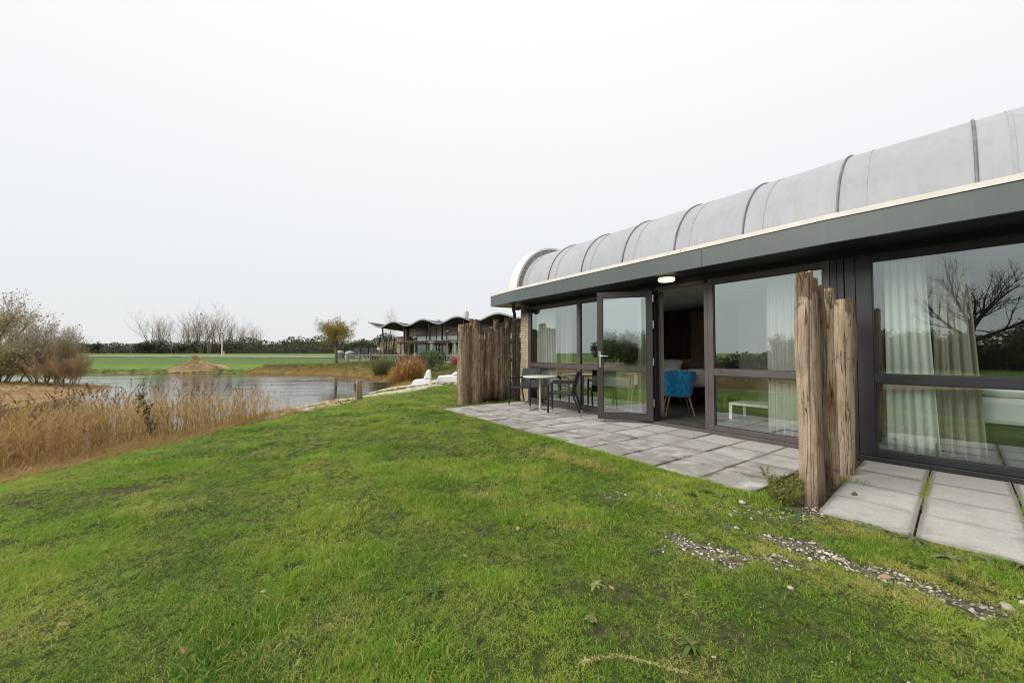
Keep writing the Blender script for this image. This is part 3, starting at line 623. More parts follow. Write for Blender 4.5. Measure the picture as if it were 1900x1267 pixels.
# ------------------------------------------------------------------ log screens
def log_mat(name, light, mid, dark, warm):
    t = NT(name); big = t.noise(t.coord('World', (3, 3, 1.2)), 1.3, 4, .6); oi = t.n('ObjectInfo'); base_coord = t.coord
    def shifted(kind='Object', scale=(1, 1, 1)):
        if kind != 'Object': return base_coord(kind, scale)
        m1 = t.n('VectorMath', operation='MULTIPLY_ADD'); t.l(oi.outputs['Location'], m1.inputs[0]); m1.inputs[1].default_value = (7, 9, 0); t.l(base_coord('Object', scale), m1.inputs[2]); return m1.outputs[0]
    t.coord = shifted
    med = t.noise(t.coord('Object', (7, 7, 1.6)), 1.5, 5, .6, .8); gr = t.noise(t.coord('Object', (55, 55, 1.6)), 1.6, 6, .7); fine = t.noise(t.coord('Object', (70, 70, 22)), 1.5, 5, .75)
    col = t.ramp(t.math('ADD', t.math('MULTIPLY', med, .65), t.math('MULTIPLY', gr, .35)), [(.34, dark), (.45, mid), (.60, light)])
    wm = t.ramp(t.math('ADD', big, t.math('MULTIPLY', t.attr('rot', 'OBJECT'), .3)), [(.58, 0), (.70, .85)]); col = t.mix(wm, col, warm)
    pale = t.math('MULTIPLY', t.attr('pale', 'OBJECT'), t.ramp(t.noise(t.coord('Object', (4, 4, 1)), 2.1, 4), [(.4, 0), (.62, .9)])); col = t.mix(pale, col, (.46, .34, .205))
    col = t.mix(t.ramp(fine, [(.52, 0), (.72, .5)]), col, tuple(min(1, c * 1.25) for c in light)); col = t.mix(t.ramp(fine, [(.30, .55), (.42, 0)]), col, tuple(c * .6 for c in dark))
    hv = t.n('HueSaturation'); t.l(col, hv.inputs['Color']); t.l(t.math('ADD', t.attr('val', 'OBJECT'), 0), hv.inputs['Value']); col = hv.outputs[0]
    def crack(sc, det, w, seed): return t.ramp(t.noise(t.coord('Object', sc), 1.0, det, .45, .5 + seed), [(.5 - w, 0), (.5, 1), (.5 + w, 0)])
    c1 = crack((13, 13, .55), 2, .010, 0); c2 = crack((24, 24, .9), 2, .010, .3); gate = t.ramp(t.noise(t.coord('Object', (5, 5, .9)), 2.3, 2), [(.50, 0), (.62, 1)])
    ck = t.math('MAXIMUM', c1, t.math('MULTIPLY', c2, gate)); hz = t.math('MULTIPLY', crack((6, 6, 24), 3, .03, .2), t.ramp(t.noise(t.coord('Object', (4, 4, 3)), 1.9, 3), [(.60, 0), (.70, .6)]))
    ck = t.math('MAXIMUM', ck, t.math('MULTIPLY', hz, .8)); col = t.mix(t.math('MULTIPLY', ck, .85), col, (.022, .016, .011))
    vo = t.n('TexVoronoi', i_Scale=2.6); t.l(t.coord('Object', (2.6, 2.6, 1)), vo.inputs['Vector']); kn = t.ramp(vo.outputs['Distance'], [(.05, 1), (.15, 0)]); col = t.mix(t.math('MULTIPLY', kn, .65), col, (.055, .035, .02))
    sp = t.n('SeparateXYZ'); t.l(t.n('NewGeometry').outputs['Position'], sp.inputs[0])
    ft = t.math('MULTIPLY', t.ramp(t.math('ADD', sp.outputs[2], t.math('MULTIPLY', big, .35)), [(.2, 1), (.52, 0)]), t.attr('damp', 'OBJECT')); col = t.mix(ft, col, (.022, .017, .012))
    bark = t.ramp(t.math('ADD', t.noise(t.coord('World', (9, 9, 4)), 1.2, 4, .6), t.math('MULTIPLY', t.math('SUBTRACT', sp.outputs[2], 1.55), .45)), [(.62, 0), (.68, .8)]); col = t.mix(bark, col, t.mix(fine, (.05, .035, .022), (.20, .13, .07)))
    h = t.math('ADD', t.math('MULTIPLY', med, .8), t.math('ADD', t.math('MULTIPLY', gr, .5), t.math('MULTIPLY', fine, .35))); h = t.math('SUBTRACT', t.math('ADD', h, t.math('MULTIPLY', bark, .25)), t.math('MULTIPLY', ck, .7))
    return t.done(t.bsdf(col, .88, t.bump(h, 1.0, .022), spec=.15))
M_LOG1 = log_mat('weathered_oak', (.56, .435, .315), (.40, .295, .205), (.19, .13, .085), (.25, .095, .032))
M_LOG2 = log_mat('rough_old_timber', (.46, .35, .25), (.28, .20, .135), (.075, .05, .034), (.18, .08, .036))
def make_log(par, x, y, r, h, seed, mat, lean=(0, 0), flat=1.0, rz=0, broken=.03, taper=.06, props=None):
    rg = random.Random(seed); k, nz = 44, 60; vs = []; cks = [(rg.uniform(0, 6.28), rg.uniform(.10, .30), rg.uniform(.10, .2), rg.uniform(0, 9)) for _ in range(3)]
    off = Vector((seed * 3.1, seed * 1.7, 0))
    for i in range(nz + 1):
        u = i / nz; z = -.06 + (h + .06) * u
        bx = lean[0] * z + .018 * mnoise.noise(Vector((seed, z * 1.1, 0))); by = lean[1] * z + .018 * mnoise.noise(Vector((0, z * 1.1, seed)))
        for j in range(k):
            a = 2 * math.pi * j / k; ca, sa = math.cos(a), math.sin(a)
            rr = r * (1 - taper * u) * (1 + .19 * mnoise.noise(Vector((ca * 1.1, sa * 1.1, z * 1.7)) + off) + .11 * mnoise.noise(Vector((ca * 3.2, sa * 3.2, z * .55)) + off) + .05 * mnoise.noise(Vector((ca * 7, sa * 7, z * 2.5)) + off))
            gr_ = mnoise.noise(Vector((ca * 2.3, sa * 2.3, z * .25)) + off * 2); rr *= 1 - .25 * max(0, gr_ - .32)
            for ca_, cd_, cw_, co2 in cks:
                da = (a - ca_ - .5 * mnoise.noise(Vector((co2, z * .6, 0))) + math.pi) % (2 * math.pi) - math.pi; rr *= 1 - cd_ * math.exp(-(da / cw_) ** 2) * (.35 + .65 * max(0, .5 + mnoise.noise(Vector((z * .9, co2, 3)))))
            zz = z
            if i == nz: zz = z + broken * 2 * mnoise.noise(Vector((ca * 1.7, sa * 1.7, 5)) + off)
            elif i > nz - 3: zz = z + broken * mnoise.noise(Vector((ca * 1.7, sa * 1.7, 5)) + off)
            px, py = rr * ca, rr * sa * flat; c_, s_ = math.cos(rz), math.sin(rz)
            vs.append((bx + px * c_ - py * s_, by + px * s_ + py * c_, zz))
    fs = [(i * k + j, i * k + (j + 1) % k, (i + 1) * k + (j + 1) % k, (i + 1) * k + j) for i in range(nz) for j in range(k)]
    b = len(vs); top = nz * k
    for f_ in (.62, .25):
        for j in range(k):
            v = vs[top + j]; cx = lean[0] * h; cy = lean[1] * h; vs.append((cx + (v[0] - cx) * f_, cy + (v[1] - cy) * f_, v[2] + rg.uniform(-.008, .012) - .01 * (1 - f_)))
    fs += [(top + j, top + (j + 1) % k, b + (j + 1) % k, b + j) for j in range(k)] + [(b + j, b + (j + 1) % k, b + k + (j + 1) % k, b + k + j) for j in range(k)] + [tuple(b + k + j for j in range(k))]
    m = MB(); m.add([(v[0] + x, v[1] + y, v[2]) for v in vs], fs); o = m.build('log', mat, None, smooth=True, loc=(x, y, 0))
    o.parent = par; o.location = Vector((x, y, 0)) - wl_of(par)
    for kk, vv in (props or {}).items(): o[kk] = float(vv)
    return o
scr = thing('log_screen', 'near screen of tall upright weathered logs between the two paved terraces', 'log screen', (3.1, 3.8, 0))
LR = [(2.490, 3.28, .068, 1.925, 11, (.004, 0), .95, dict(rot=-.35, pale=.0, val=.95)), (2.735, 3.48, .052, 1.915, 12, (-.008, .01), .9, dict(rot=-.1, pale=.0, val=.62)), (2.90, 3.60, .034, 1.86, 17, (-.012, .0), .9, dict(rot=0, pale=.0, val=.4)), (2.945, 3.68, .034, 1.70, 13, (-.01, .01), .8, dict(rot=.05, pale=.6, val=.95)),
      (3.085, 3.745, .050, 1.86, 14, (-.010, 0), .9, dict(rot=.45, pale=.9, val=1.05)), (3.445, 4.04, .088, 1.80, 15, (.018, .01), .85, dict(rot=-.15, pale=.7, val=1.0)), (3.76, 4.31, .050, 1.80, 16, (.012, .008), .9, dict(rot=.6, pale=.2, val=.65))]
for x, y, r, h, sd, ln, fl_, pr in LR: make_log(scr, x, y, r, h, sd, M_LOG1, ln, fl_, .6, .014, .0 if sd < 14 else -.14, {**pr, 'damp': .25})
scl_ = thing('log_screen', 'far screen of dark split old timbers at the end of the long terrace', 'log screen', (-.6, 9.95, 0))
LL = [(-1.20, 9.62, .165, 1.95, 31, (.0, 0), .75, 0, .2, .1), (-.93, 9.81, .145, 2.06, 32, (-.012, 0), .8, .1, .45, .2), (-.775, 9.93, .062, 1.86, 39, (.004, 0), .9, .1, 0, .6), (-.63, 9.99, .118, 1.90, 33, (.018, 0), .8, .35, 0, 1), (-.445, 10.13, .088, 2.10, 34, (.012, 0), .85, .3, 0, 1), (-.27, 10.20, .100, 1.90, 35, (0, 0), .85, 0, .2, .8),
      (-.11, 10.36, .086, 2.16, 36, (.004, 0), .8, .1, 0, .8), (.06, 10.42, .085, 2.0, 37, (.006, 0), .9, .2, 0, .7), (.13, 10.62, .10, 2.03, 38, (0, 0), .9, 0, .5, .3)]
for x, y, r, h, sd, ln, fl_, ro, pl, da in LL: make_log(scl_, x, y, r, h, sd, M_LOG2, ln, fl_, .55, .03, .12, dict(rot=ro, pale=pl, damp=da, val=.72 + .38 * ((sd * 7) % 5) / 4))
# ------------------------------------------------------------------ terrace furniture
t = NT('black_wicker'); w1 = t.n('TexWave', i_Scale=90.0); w1.bands_direction = 'X'; w2 = t.n('TexWave', i_Scale=90.0); w2.bands_direction = 'Z'
oc = t.coord('Object'); t.l(oc, w1.inputs['Vector']); t.l(oc, w2.inputs['Vector'])
M_WICK = t.done(t.bsdf((.013, .014, .017), .42, t.bump(t.math('MULTIPLY', w1.outputs['Fac'], w2.outputs['Fac']), .5, .004), spec=.5))
M_BLKTUBE = pm('black_woven_tube', (.011, .012, .014), (.018, .019, .022), 30, .42)
def xf(loc, rz):
    M = Matrix.Translation(loc) @ Matrix.Rotation(rz, 4, 'Z'); return M
def put(o, loc, rz): o.location = loc; o.rotation_euler = (0, 0, rz); return o
def make_armchair():
    r = thing('armchair', '', 'armchair', (0, 0, 0), 'black wicker armchairs at the bistro table')
    m = MB()
    hs = .255
    m.hexa([Vector(p) for p in ((-hs, -.24, .405), (hs, -.24, .405), (hs, .25, .425), (-hs, .25, .425), (-hs, -.24, .43), (hs, -.24, .43), (hs, .25, .452), (-hs, .25, .452))]).build('seat', M_WICK, r, bevel=.008)
    m = MB(); vs = []; NX, NZ = 9, 6
    for side_ in (0, 1):
        for i in range(NX):
            for j in range(NZ):
                x = -.25 + .5 * i / (NX - 1); z = .40 + .47 * j / (NZ - 1); y = -.235 - .13 * ((z - .40) / .47) ** 1.2 + .05 * (x / .25) ** 2 - .022 * side_
                vs.append((x * (1 + .02 * math.sin(3 * z)), y, z))
    fs = []
    for sd in (0, 1):
        b = sd * NX * NZ; fs += [(b + i * NZ + j, b + (i + 1) * NZ + j, b + (i + 1) * NZ + j + 1, b + i * NZ + j + 1) for i in range(NX - 1) for j in range(NZ - 1)]
    q = NX * NZ
    fs += [(i * NZ, (i + 1) * NZ, q + (i + 1) * NZ, q + i * NZ) for i in range(NX - 1)] + [(i * NZ + NZ - 1, (i + 1) * NZ + NZ - 1, q + (i + 1) * NZ + NZ - 1, q + i * NZ + NZ - 1) for i in range(NX - 1)]
    fs += [(j, j + 1, q + j + 1, q + j) for j in range(NZ - 1)] + [((NX - 1) * NZ + j, (NX - 1) * NZ + j + 1, q + (NX - 1) * NZ + j + 1, q + (NX - 1) * NZ + j) for j in range(NZ - 1)]
    m.add(vs, fs).build('backrest', M_WICK, r, smooth=True)
    for s in (-1, 1):
        pts = [(s * .285, .25, .05), (s * .28, .255, .56), (s * .28, .245, .61), (s * .28, .21, .642), (s * .28, .15, .65), (s * .275, -.22, .648), (s * .262, -.295, .64)]
        o = MB().tube(pts, [.019, .021, .021, .021, .021, .021, .017], 8).build('arm_and_leg', M_BLKTUBE, r, smooth=True)
        MB().tube([(s * .285, .25, .0), (s * .285, .25, .055)], 0.021, 8).build('metal_foot', M_STEEL, o, smooth=True)
        MB().tube([(s * .29, .25, .40), (s * .25, .22, .42)], .012, 6).build('bracket', M_BLKTUBE, o)
        o = MB().tube([(s * .26, -.37, .05), (s * .25, -.235, .43)], [.017, .021], 8).build('leg', M_BLKTUBE, r, smooth=True)
        MB().tube([(s * .2615, -.386, .0), (s * .26, -.368, .055)], .018, 8).build('metal_foot', M_STEEL, o, smooth=True)
    return r
ch = make_armchair(); ch['label'] = 'black wicker armchair standing against the window next to the brick pier'; put(ch, (.31, 9.16, 0), R(146))
c2 = copy_tree(ch); c2['label'] = 'black wicker armchair seen from the side, turned towards the round table near the open door'; put(c2, (1.03, 7.93, 0), R(76))
bt = thing('bistro_table', 'small round white bistro table on a pale central column', 'table', (.61, 8.42, 0))
x, y = .61, 8.42
M_TTOP = pm('cream_white_laminate', (.70, .67, .61), (.76, .73, .68), 5, .35)
MB().lathe([(.30, .705), (.355, .712), (.372, .722), (.375, .735), (.37, .742)], (x, y, 0), 48).build('table_top', M_TTOP, bt, smooth=True)
M_POLE = pm('pale_yellow_column', (.50, .47, .33), (.56, .53, .39), 4, .35)
MB().lathe([(.026, .03), (.026, .705)], (x, y, 0), 16).build('column', M_POLE, bt, smooth=True)
for k in range(4):
    a = R(25 + 90 * k); d = Vector((math.cos(a), math.sin(a), 0)); w = Vector((-d.y, d.x, 0)); c = Vector((x, y, 0)); m = MB()
    m.hexa([c + d * .02 - w * .035 + Vector((0, 0, .002)), c + d * .27 - w * .022 + Vector((0, 0, .002)), c + d * .27 + w * .022 + Vector((0, 0, .002)), c + d * .02 + w * .035 + Vector((0, 0, .002)),
            c + d * .02 - w * .03 + Vector((0, 0, .045)), c + d * .27 - w * .018 + Vector((0, 0, .02)), c + d * .27 + w * .018 + Vector((0, 0, .02)), c + d * .02 + w * .03 + Vector((0, 0, .045))]).build('foot', M_STEEL, bt, bevel=.003)
# lit ceiling lamp under the eave, dark spot lamp at the corner
t = NT('lit_lamp_glass'); em = t.n('Emission', i_Strength=1.15); em.inputs[0].default_value = (1, .76, .48, 1); M_LAMP = t.done(em.outputs[0])
p = FA.p(4.19, .38, 0); lp = thing('ceiling_lamp', 'lit round ceiling lamp under the black eave beside the open door', 'lamp', (p.x, p.y, 2.39))
MB().lathe([(.08, 2.452), (.125, 2.45), (.125, 2.474), (.08, 2.4745)], (p.x, p.y, 0), 32).build('lamp_base', M_STEEL, lp, smooth=True)
MB().lathe([(.08, 2.395), (.115, 2.40), (.127, 2.412), (.127, 2.449), (.08, 2.4495)], (p.x, p.y, 0), 32).build('lamp_shade', M_LAMP, lp, smooth=True)
p = FA.p(.14, .17, 0); sp_ = thing('spot_lamp', 'small black dome lamp under the eave by the brick pier', 'lamp', (p.x, p.y, 2.28))
MB().lathe([(.01, 2.225), (.05, 2.235), (.085, 2.27), (.095, 2.31), (.095, 2.36), (.05, 2.365)], (p.x, p.y, 0), 20).build('lamp_dome', M_PIPE, sp_, smooth=True)
MB().tube([(p.x, p.y, 2.36), (p.x, p.y, 2.475)], .02, 8).build('stem', M_PIPE, sp_)
# ------------------------------------------------------------------ things in the rooms
t = NT('blue_velvet'); oc = t.coord('Object'); f = t.noise(oc, 22, 5, .7, 1.2); g2 = t.noise(oc, 6, 3)
col = t.ramp(t.math('ADD', t.math('MULTIPLY', f, .8), t.math('MULTIPLY', g2, .35)), [(.42, (.003, .085, .28)), (.54, (.005, .23, .52)), (.70, (.02, .42, .74))])
M_BLUE = t.done(t.bsdf(col, .75, t.bump(f, .3, .006), Sheen_Weight=.5, Sheen_Roughness=.4))
M_MAUVE = pm('mauve_lining', (.30, .24, .30), (.38, .31, .37), 12, .8)
M_WOOD = pm('warm_beech', (.30, .155, .07), (.40, .22, .11), 5, .45, stretch=(6, 6, 1))
M_WOODY = pm('pale_yellow_wood', (.55, .38, .15), (.65, .47, .21), 5, .45, stretch=(6, 6, 1))
M_CLOTH = pm('white_table_linen', (.72, .73, .70), (.8, .8, .78), 4, .85, .2, .01)
M_BEDW = pm('white_bed_linen', (.70, .72, .69), (.78, .79, .77), 5, .85, .3, .02)
M_DARKB = pm('dark_upholstery', (.018, .017, .017), (.03, .028, .027), 20, .8)
ZF = .05
def shell_arc(m, z0, z1, r0, r1, th, a0, a1, drop, inner=False, na=26, nz=6):
    vs = []
    for i in range(na + 1):
        u = -1 + 2 * i / na; a = (a0 + a1) / 2 + (a1 - a0) / 2 * u
        top = z1 - drop * abs(u) ** 2.2
        for j in range(nz + 1):
            v = j / nz; z = z0 + (top - z0) * v; r = (r0 + (r1 - r0) * v) - (th if inner else 0)
            vs.append((r * math.cos(a) * 1.0, r * math.sin(a), z))
    return vs
bc = thing('tub_chair', 'blue velvet tub chair seen from behind in the open doorway', 'chair', (0, 0, 0))
na, nz = 26, 6; A0_, A1_ = R(-90 - 118), R(-90 + 118)
vo_ = shell_arc(None, .36, .86, .255, .335, 0, A0_, A1_, .20); vi_ = shell_arc(None, .40, .875, .255, .335, .055, A0_, A1_, .20)
grid = lambda b: [(b + i * (nz + 1) + j, b + (i + 1) * (nz + 1) + j, b + (i + 1) * (nz + 1) + j + 1, b + i * (nz + 1) + j + 1) for i in range(na) for j in range(nz)]
o = MB().add(vo_, grid(0)).build('shell', M_BLUE, bc, smooth=True)
m = MB(); m.add(vi_, grid(0)); b = len(m.v); m.v += vo_; m.mi = m.mi
q = [(i * (nz + 1) + nz, (i + 1) * (nz + 1) + nz, b + (i + 1) * (nz + 1) + nz, b + i * (nz + 1) + nz) for i in range(na)] + [(j, j + 1, b + j + 1, b + j) for j in range(nz)] + [(na * (nz + 1) + j, na * (nz + 1) + j + 1, b + na * (nz + 1) + j + 1, b + na * (nz + 1) + j) for j in range(nz)]
m.f += q; m.mi += [0] * len(q); m.build('lining', M_MAUVE, bc, smooth=True)
MB().lathe([(.15, .345), (.25, .35), (.265, .37), (.265, .45), (.24, .475), (.1, .48)], (0, .03, 0), 28).build('seat', M_MAUVE, bc, smooth=True)
for sx, sy in ((-1, -1), (1, -1), (-1, 1), (1, 1)):
    o = MB().tube([(sx * .25, sy * .22, .03), (sx * .17, sy * .15, .36)], [.011, .02], 10).build('leg', M_WOOD, bc, smooth=True)
    MB().tube([(sx * .252, sy * .222, 0.0), (sx * .249, sy * .219, .032)], .0115, 10).build('leg_tip', M_STEEL, o, smooth=True)
put(bc, (3.26, 7.62, ZF), R(-13))
# dining table and its cloth
tb = thing('dining_table', 'dining table under a white cloth behind the blue tub chair', 'table', (3.45, 8.65, ZF)); TX, TY, TR = 3.38, 8.62, R(35)
M4 = xf((TX, TY, ZF), TR)
m = MB().box((0, 0, .72), (1.2, .78, .03)); m.v = [tuple(M4 @ Vector(v)) for v in m.v]; m.build('table_top', M_WOODY, tb)
for sx, sy in ((-1, -1), (1, -1), (-1, 1), (1, 1)):
    m = MB().box((sx * .54, sy * .33, .35), (.05, .05, .70)); m.v = [tuple(M4 @ Vector(v)) for v in m.v]; m.build('leg', M_DARKB, tb)
def cloth(M, hx, hy, zt_, drop, name, mat, n=40):
    vs, fs = [], []
    ring = []
    for i in range(n):
        a = 2 * math.pi * i / n; c, s = math.cos(a), math.sin(a); k = 1 / max(abs(c) / hx, abs(s) / hy); ring.append((c * k, s * k))
    for lv, (e, z) in enumerate(((.0, zt_), (.98, zt_), (1.01, zt_ - .012), (1.03, zt_ - drop * .5), (1.05, zt_ - drop))):
        for i, (px, py) in enumerate(ring):
            wv = 1 + (.035 * math.sin(i * 2.1) * (lv - 2) / 2 if lv > 2 else 0); vs.append(M @ Vector((px * e * wv, py * e * wv, z - (.02 * math.sin(i * 1.3) if lv == 4 else 0))))
    for lv in range(4): fs += [(lv * n + i, lv * n + (i + 1) % n, (lv + 1) * n + (i + 1) % n, (lv + 1) * n + i) for i in range(n)]
    return MB().add(vs, fs).build(name, mat, None, smooth=True, loc=M @ Vector((0, 0, zt_)))
tag(cloth(M4, .605, .395, .7425, .26, 'tablecloth', M_CLOTH), 'white cloth hanging over the dining table behind the blue chair', 'tablecloth')
bx = MB().box((2.98, 8.35, ZF + .745 + .055), (.13, .13, .105), R(20)).build('tissue_box', M_OFFWHITE, None, bevel=.008, loc=(2.98, 8.35, ZF + .75)); tag(bx, 'small white box standing on the corner of the white tablecloth', 'box')
# curtains
def curtain_mat(name, c):
    t = NT(name); oc = t.coord('Object', (40, 40, 2)); f = t.noise(oc, 2, 3); col = t.mix(f, tuple(x * .92 for x in c), c)
    d = t.bsdf(col, .9, t.bump(t.noise(t.coord('Object', (90, 90, 90)), 3, 2), .15, .002), spec=.1); tr = t.n('BsdfTranslucent'); t.l(col, tr.inputs[0]); mx = t.n('MixShader', i_0=.38); t.l(d, mx.inputs[1]); t.l(tr.outputs[0], mx.inputs[2]); return t.done(mx.outputs[0])
M_CUR = curtain_mat('pale_curtain', (.90, .91, .86)); M_CURT = curtain_mat('taupe_curtain', (.47, .42, .34)); M_CURY = curtain_mat('cream_curtain', (.86, .82, .62)); M_CURB = curtain_mat('beige_curtain', (.62, .54, .47))
def curtain(F, s0, s1, n, z0, z1, folds, amp, mat, label, seed, flare=.06):
    rg = random.Random(seed); NX, NZ = folds * 10, 14; vs = []; ph = [rg.uniform(.7, 1.3) for _ in range(folds + 1)]
    for i in range(NX + 1):
        u = i / NX
        for j in range(NZ + 1):
            v = j / NZ; z = z0 + (z1 - z0) * v + (.012 * mnoise.noise(Vector((u * 9, seed, 0))) if j == 0 else 0)
            k = u * folds; w = ph[min(int(k), folds)]
            s = s0 + (s1 - s0) * (u + .010 * mnoise.noise(Vector((u * 7, v * 1.5, seed)))) + flare * (1 - v) * (u - .15)
            a = amp * w * (.55 + .45 * (1 - v)) * math.sin(2 * math.pi * k + .9 * mnoise.noise(Vector((u * 4, v * 1.1, seed + 9)))) + .03 * mnoise.noise(Vector((u * 3, v * 2, seed)))
            a += .35 * amp * math.sin(4 * math.pi * k + 1 + seed)
            vs.append(F.p(s, n + a, z))
    fs = [(i * (NZ + 1) + j, (i + 1) * (NZ + 1) + j, (i + 1) * (NZ + 1) + j + 1, i * (NZ + 1) + j + 1) for i in range(NX) for j in range(NZ)]
    o = MB().add(vs, fs).build('curtain', mat, None, smooth=True, loc=F.p((s0 + s1) / 2, n, z0)); sd = o.modifiers.new('cloth', 'SOLIDIFY'); sd.thickness = .004
    return tag(o, label, 'curtain', 'curtains behind the glass front')
curtain(FA, .24, .92, -.15, .10, 2.38, 8, .032, M_CUR, 'pale curtain in the window behind the round bistro table, beside the pier', 1)
curtain(FA, 1.02, 1.34, -.26, .10, 2.38, 4, .035, M_CURT, 'taupe curtain beside the pale one in the window behind the bistro table', 2)
curtain(FA, 3.24, 3.62, -.15, .10, 2.38, 6, .03, M_CURY, 'cream curtain seen through the glass of the open door', 3, .0)
curtain(FA, 3.62, 3.70, -.26, .085, 2.36, 2, .03, M_CURB, 'narrow beige curtain edge at the hinge side of the doorway', 4, .0)
curtain(FA, 5.44, 6.06, -.15, .10, 2.40, 7, .035, M_CUR, 'pale floor length curtain right of the doorway, partly behind the near log screen', 5, .0)
curtain(FA, 5.36, 5.50, -.30, .10, 2.40, 2, .03, M_CURT, 'narrow taupe curtain strip behind the pale curtain right of the doorway', 6, .0)
curtain(FB, .34, .66, -.17, .12, 2.40, 5, .032, M_CUR, 'pale curtain behind the dark framed window nearest the camera', 7, .10)
curtain(FB, .72, .97, -.26, .12, 2.40, 4, .034, M_CURT, 'taupe curtain beside the bed in the dark framed window', 8, .12)
# beds and pillows
def pillow(M, lx, ly, h, mat, label, seed):
    vs, fs = [], []; n = 22
    for sd in (1, -1):
        for i in range(n + 1):
            for j in range(n + 1):
                u, v = -1 + 2 * i / n, -1 + 2 * j / n
                k = max(0, (1 - u ** 4) * (1 - v ** 4)) ** .45
                px = lx / 2 * u * (1 - .07 * (1 - abs(v)) * 0 - .06 * v * v * (1 - abs(u)) ); py = ly / 2 * v * (1 - .05 * u * u)
                z = sd * h / 2 * k * (1 + .25 * mnoise.noise(Vector((u * 2.2, v * 2.2, seed + sd))) + .12 * mnoise.noise(Vector((u * 5, v * 5, seed + sd))))
                vs.append(M @ Vector((px, py, z)))
    N1 = (n + 1) ** 2
    for b in (0, N1): fs += [(b + i * (n + 1) + j, b + (i + 1) * (n + 1) + j, b + (i + 1) * (n + 1) + j + 1, b + i * (n + 1) + j + 1) for i in range(n) for j in range(n)]
    o = MB().add(vs, fs).build('pillow', mat, None, smooth=True, loc=M.translation); return tag(o, label, 'pillow')
def bed(F, s0, s1, n0, n1, zm0, zm1, label, head):
    r = thing('bed', label, 'bed', tuple(F.p((s0 + s1) / 2, (n0 + n1) / 2, .05)))
    MB().fb(F, s0 + .03, s1 - .03, n0 + .03, n1 - .03, .05, zm0 - .002).build('base', M_DARKB, r)
    m = MB(); NX, NY = 24, 14
    MB().fb(F, s0, s1, n0, n1, zm0, zm1).build('mattress', M_BEDW, r, smooth=False, bevel=.05)
    if head == 's0': MB().fb(F, s0 - .07, s0 - .004, n0, n1, .05, zm1 + .42).build('headboard', M_WOOD, r, bevel=.01)
    if head == 'n0': MB().fb(F, s0, s1, n0 - .07, n0 - .004, .05, zm1 + .42).build('headboard', M_WOOD, r, bevel=.01)
    return r
bed(FB, .99, 3.0, -2.3, -.52, .47, .755, 'bed with a white cover behind the dark framed window', 's0')
def onF(F, s, n, z, rz=0, tilt=0): return Matrix.Translation(F.p(s, n, z)) @ Matrix.Rotation(math.atan2(F.d.y, F.d.x) + rz, 4, 'Z') @ Matrix.Rotation(tilt, 4, 'X')
pillow(onF(FB, 1.30, -.92, .825, R(80), 0), .68, .46, .17, M_BEDW, 'crumpled white pillow on the bed nearest the camera', 3)
bed(FA, .75, 2.35, -3.6, -1.45, .40, .66, 'bed with a white cover and two pillows deep in the first room', 'n0')
pillow(onF(FA, 1.15, -3.2, .86, 0, R(55)), .62, .48, .2, M_BEDW, 'white pillow leaning at the left of the bed deep in the room', 5)
pillow(onF(FA, 1.95, -3.2, .86, 0, R(55)), .62, .48, .2, M_BEDW, 'white pillow leaning at the right of the bed deep in the room', 8)
st = thing('stool', 'high wooden stool behind the glass of the open door', 'stool', tuple(FA.p(2.88, -.55, ZF)))
p = FA.p(2.88, -.55, ZF); MB().lathe([(.13, .75), (.17, .755), (.17, .785), (.15, .79)], (p.x, p.y, ZF), 20).build('seat', M_WOODY, st, smooth=True)
for k in range(4):
    a = R(45 + 90 * k); MB().tube([(p.x + .2 * math.cos(a), p.y + .2 * math.sin(a), ZF), (p.x + .1 * math.cos(a), p.y + .1 * math.sin(a), ZF + .755)], [.013, .015], 8).build('leg', M_WOODY, st, smooth=True)
wd = thing('wardrobe', 'dark wooden wardrobe against the back wall, seen through the doorway', 'wardrobe', tuple(FA.p(1.9, -3.9, ZF)))
M_WARD = pm('dark_walnut', (.07, .035, .018), (.16, .08, .04), 3, .5, kind='World', stretch=(7, 7, .6))
MB().fb(FA, 2.42, 3.28, -3.99, -3.42, .05, 2.3).build('carcass', M_DARKWALL, wd)
for k in range(2):
    o = MB().fb(FA, 2.43 + .425 * k, 2.85 + .425 * k, -3.42, -3.395, .1, 2.28).build('door', M_WARD, wd, bevel=.003); s = (2.81 if k == 0 else 2.885); MB().fb(FA, s, s + .018, -3.395, -3.36, 1.1, 1.26).build('handle', M_BLACK, o)
cb = thing('wall_cabinet', 'white cabinet on the pale back wall right of the doorway', 'cabinet', tuple(FA.p(3.95, -3.8, .9)))
MB().fb(FA, 3.5, 4.35, -3.99, -3.62, .86, 1.42).build('carcass', M_OFFWHITE, cb, bevel=.004)
for k in range(2):
    o = MB().fb(FA, 3.505 + .423 * k, 3.922 + .423 * k, -3.62, -3.60, .87, 1.41).build('door', M_OFFWHITE, cb, bevel=.003); MB().fb(FA, 3.88 + .05 * k, 3.90 + .05 * k, -3.60, -3.585, .9, 1.0).build('handle', M_STEEL, o)
lt = thing('low_table', 'low white table with square legs behind the window right of the door', 'table', tuple(FA.p(4.85, -1.55, ZF)))
MB().fb(FA, 4.36, 5.4, -1.85, -1.25, ZF + .26, ZF + .30).build('table_top', M_OFFWHITE, lt, bevel=.003)
for s in (4.36, 5.345):
    for n_ in (-1.85, -1.305): MB().fb(FA, s, s + .055, n_, n_ + .055, ZF, ZF + .259).build('leg', M_OFFWHITE, lt, bevel=.002)
sf = thing('sofa', 'dark low sofa on short wooden legs in the shade behind the blue chair', 'sofa', (4.75, 9.0, ZF)); MS = xf((4.62, 9.05, ZF), R(-60))
def mb(m, M): m.v = [tuple(M @ Vector(v)) for v in m.v]; return m
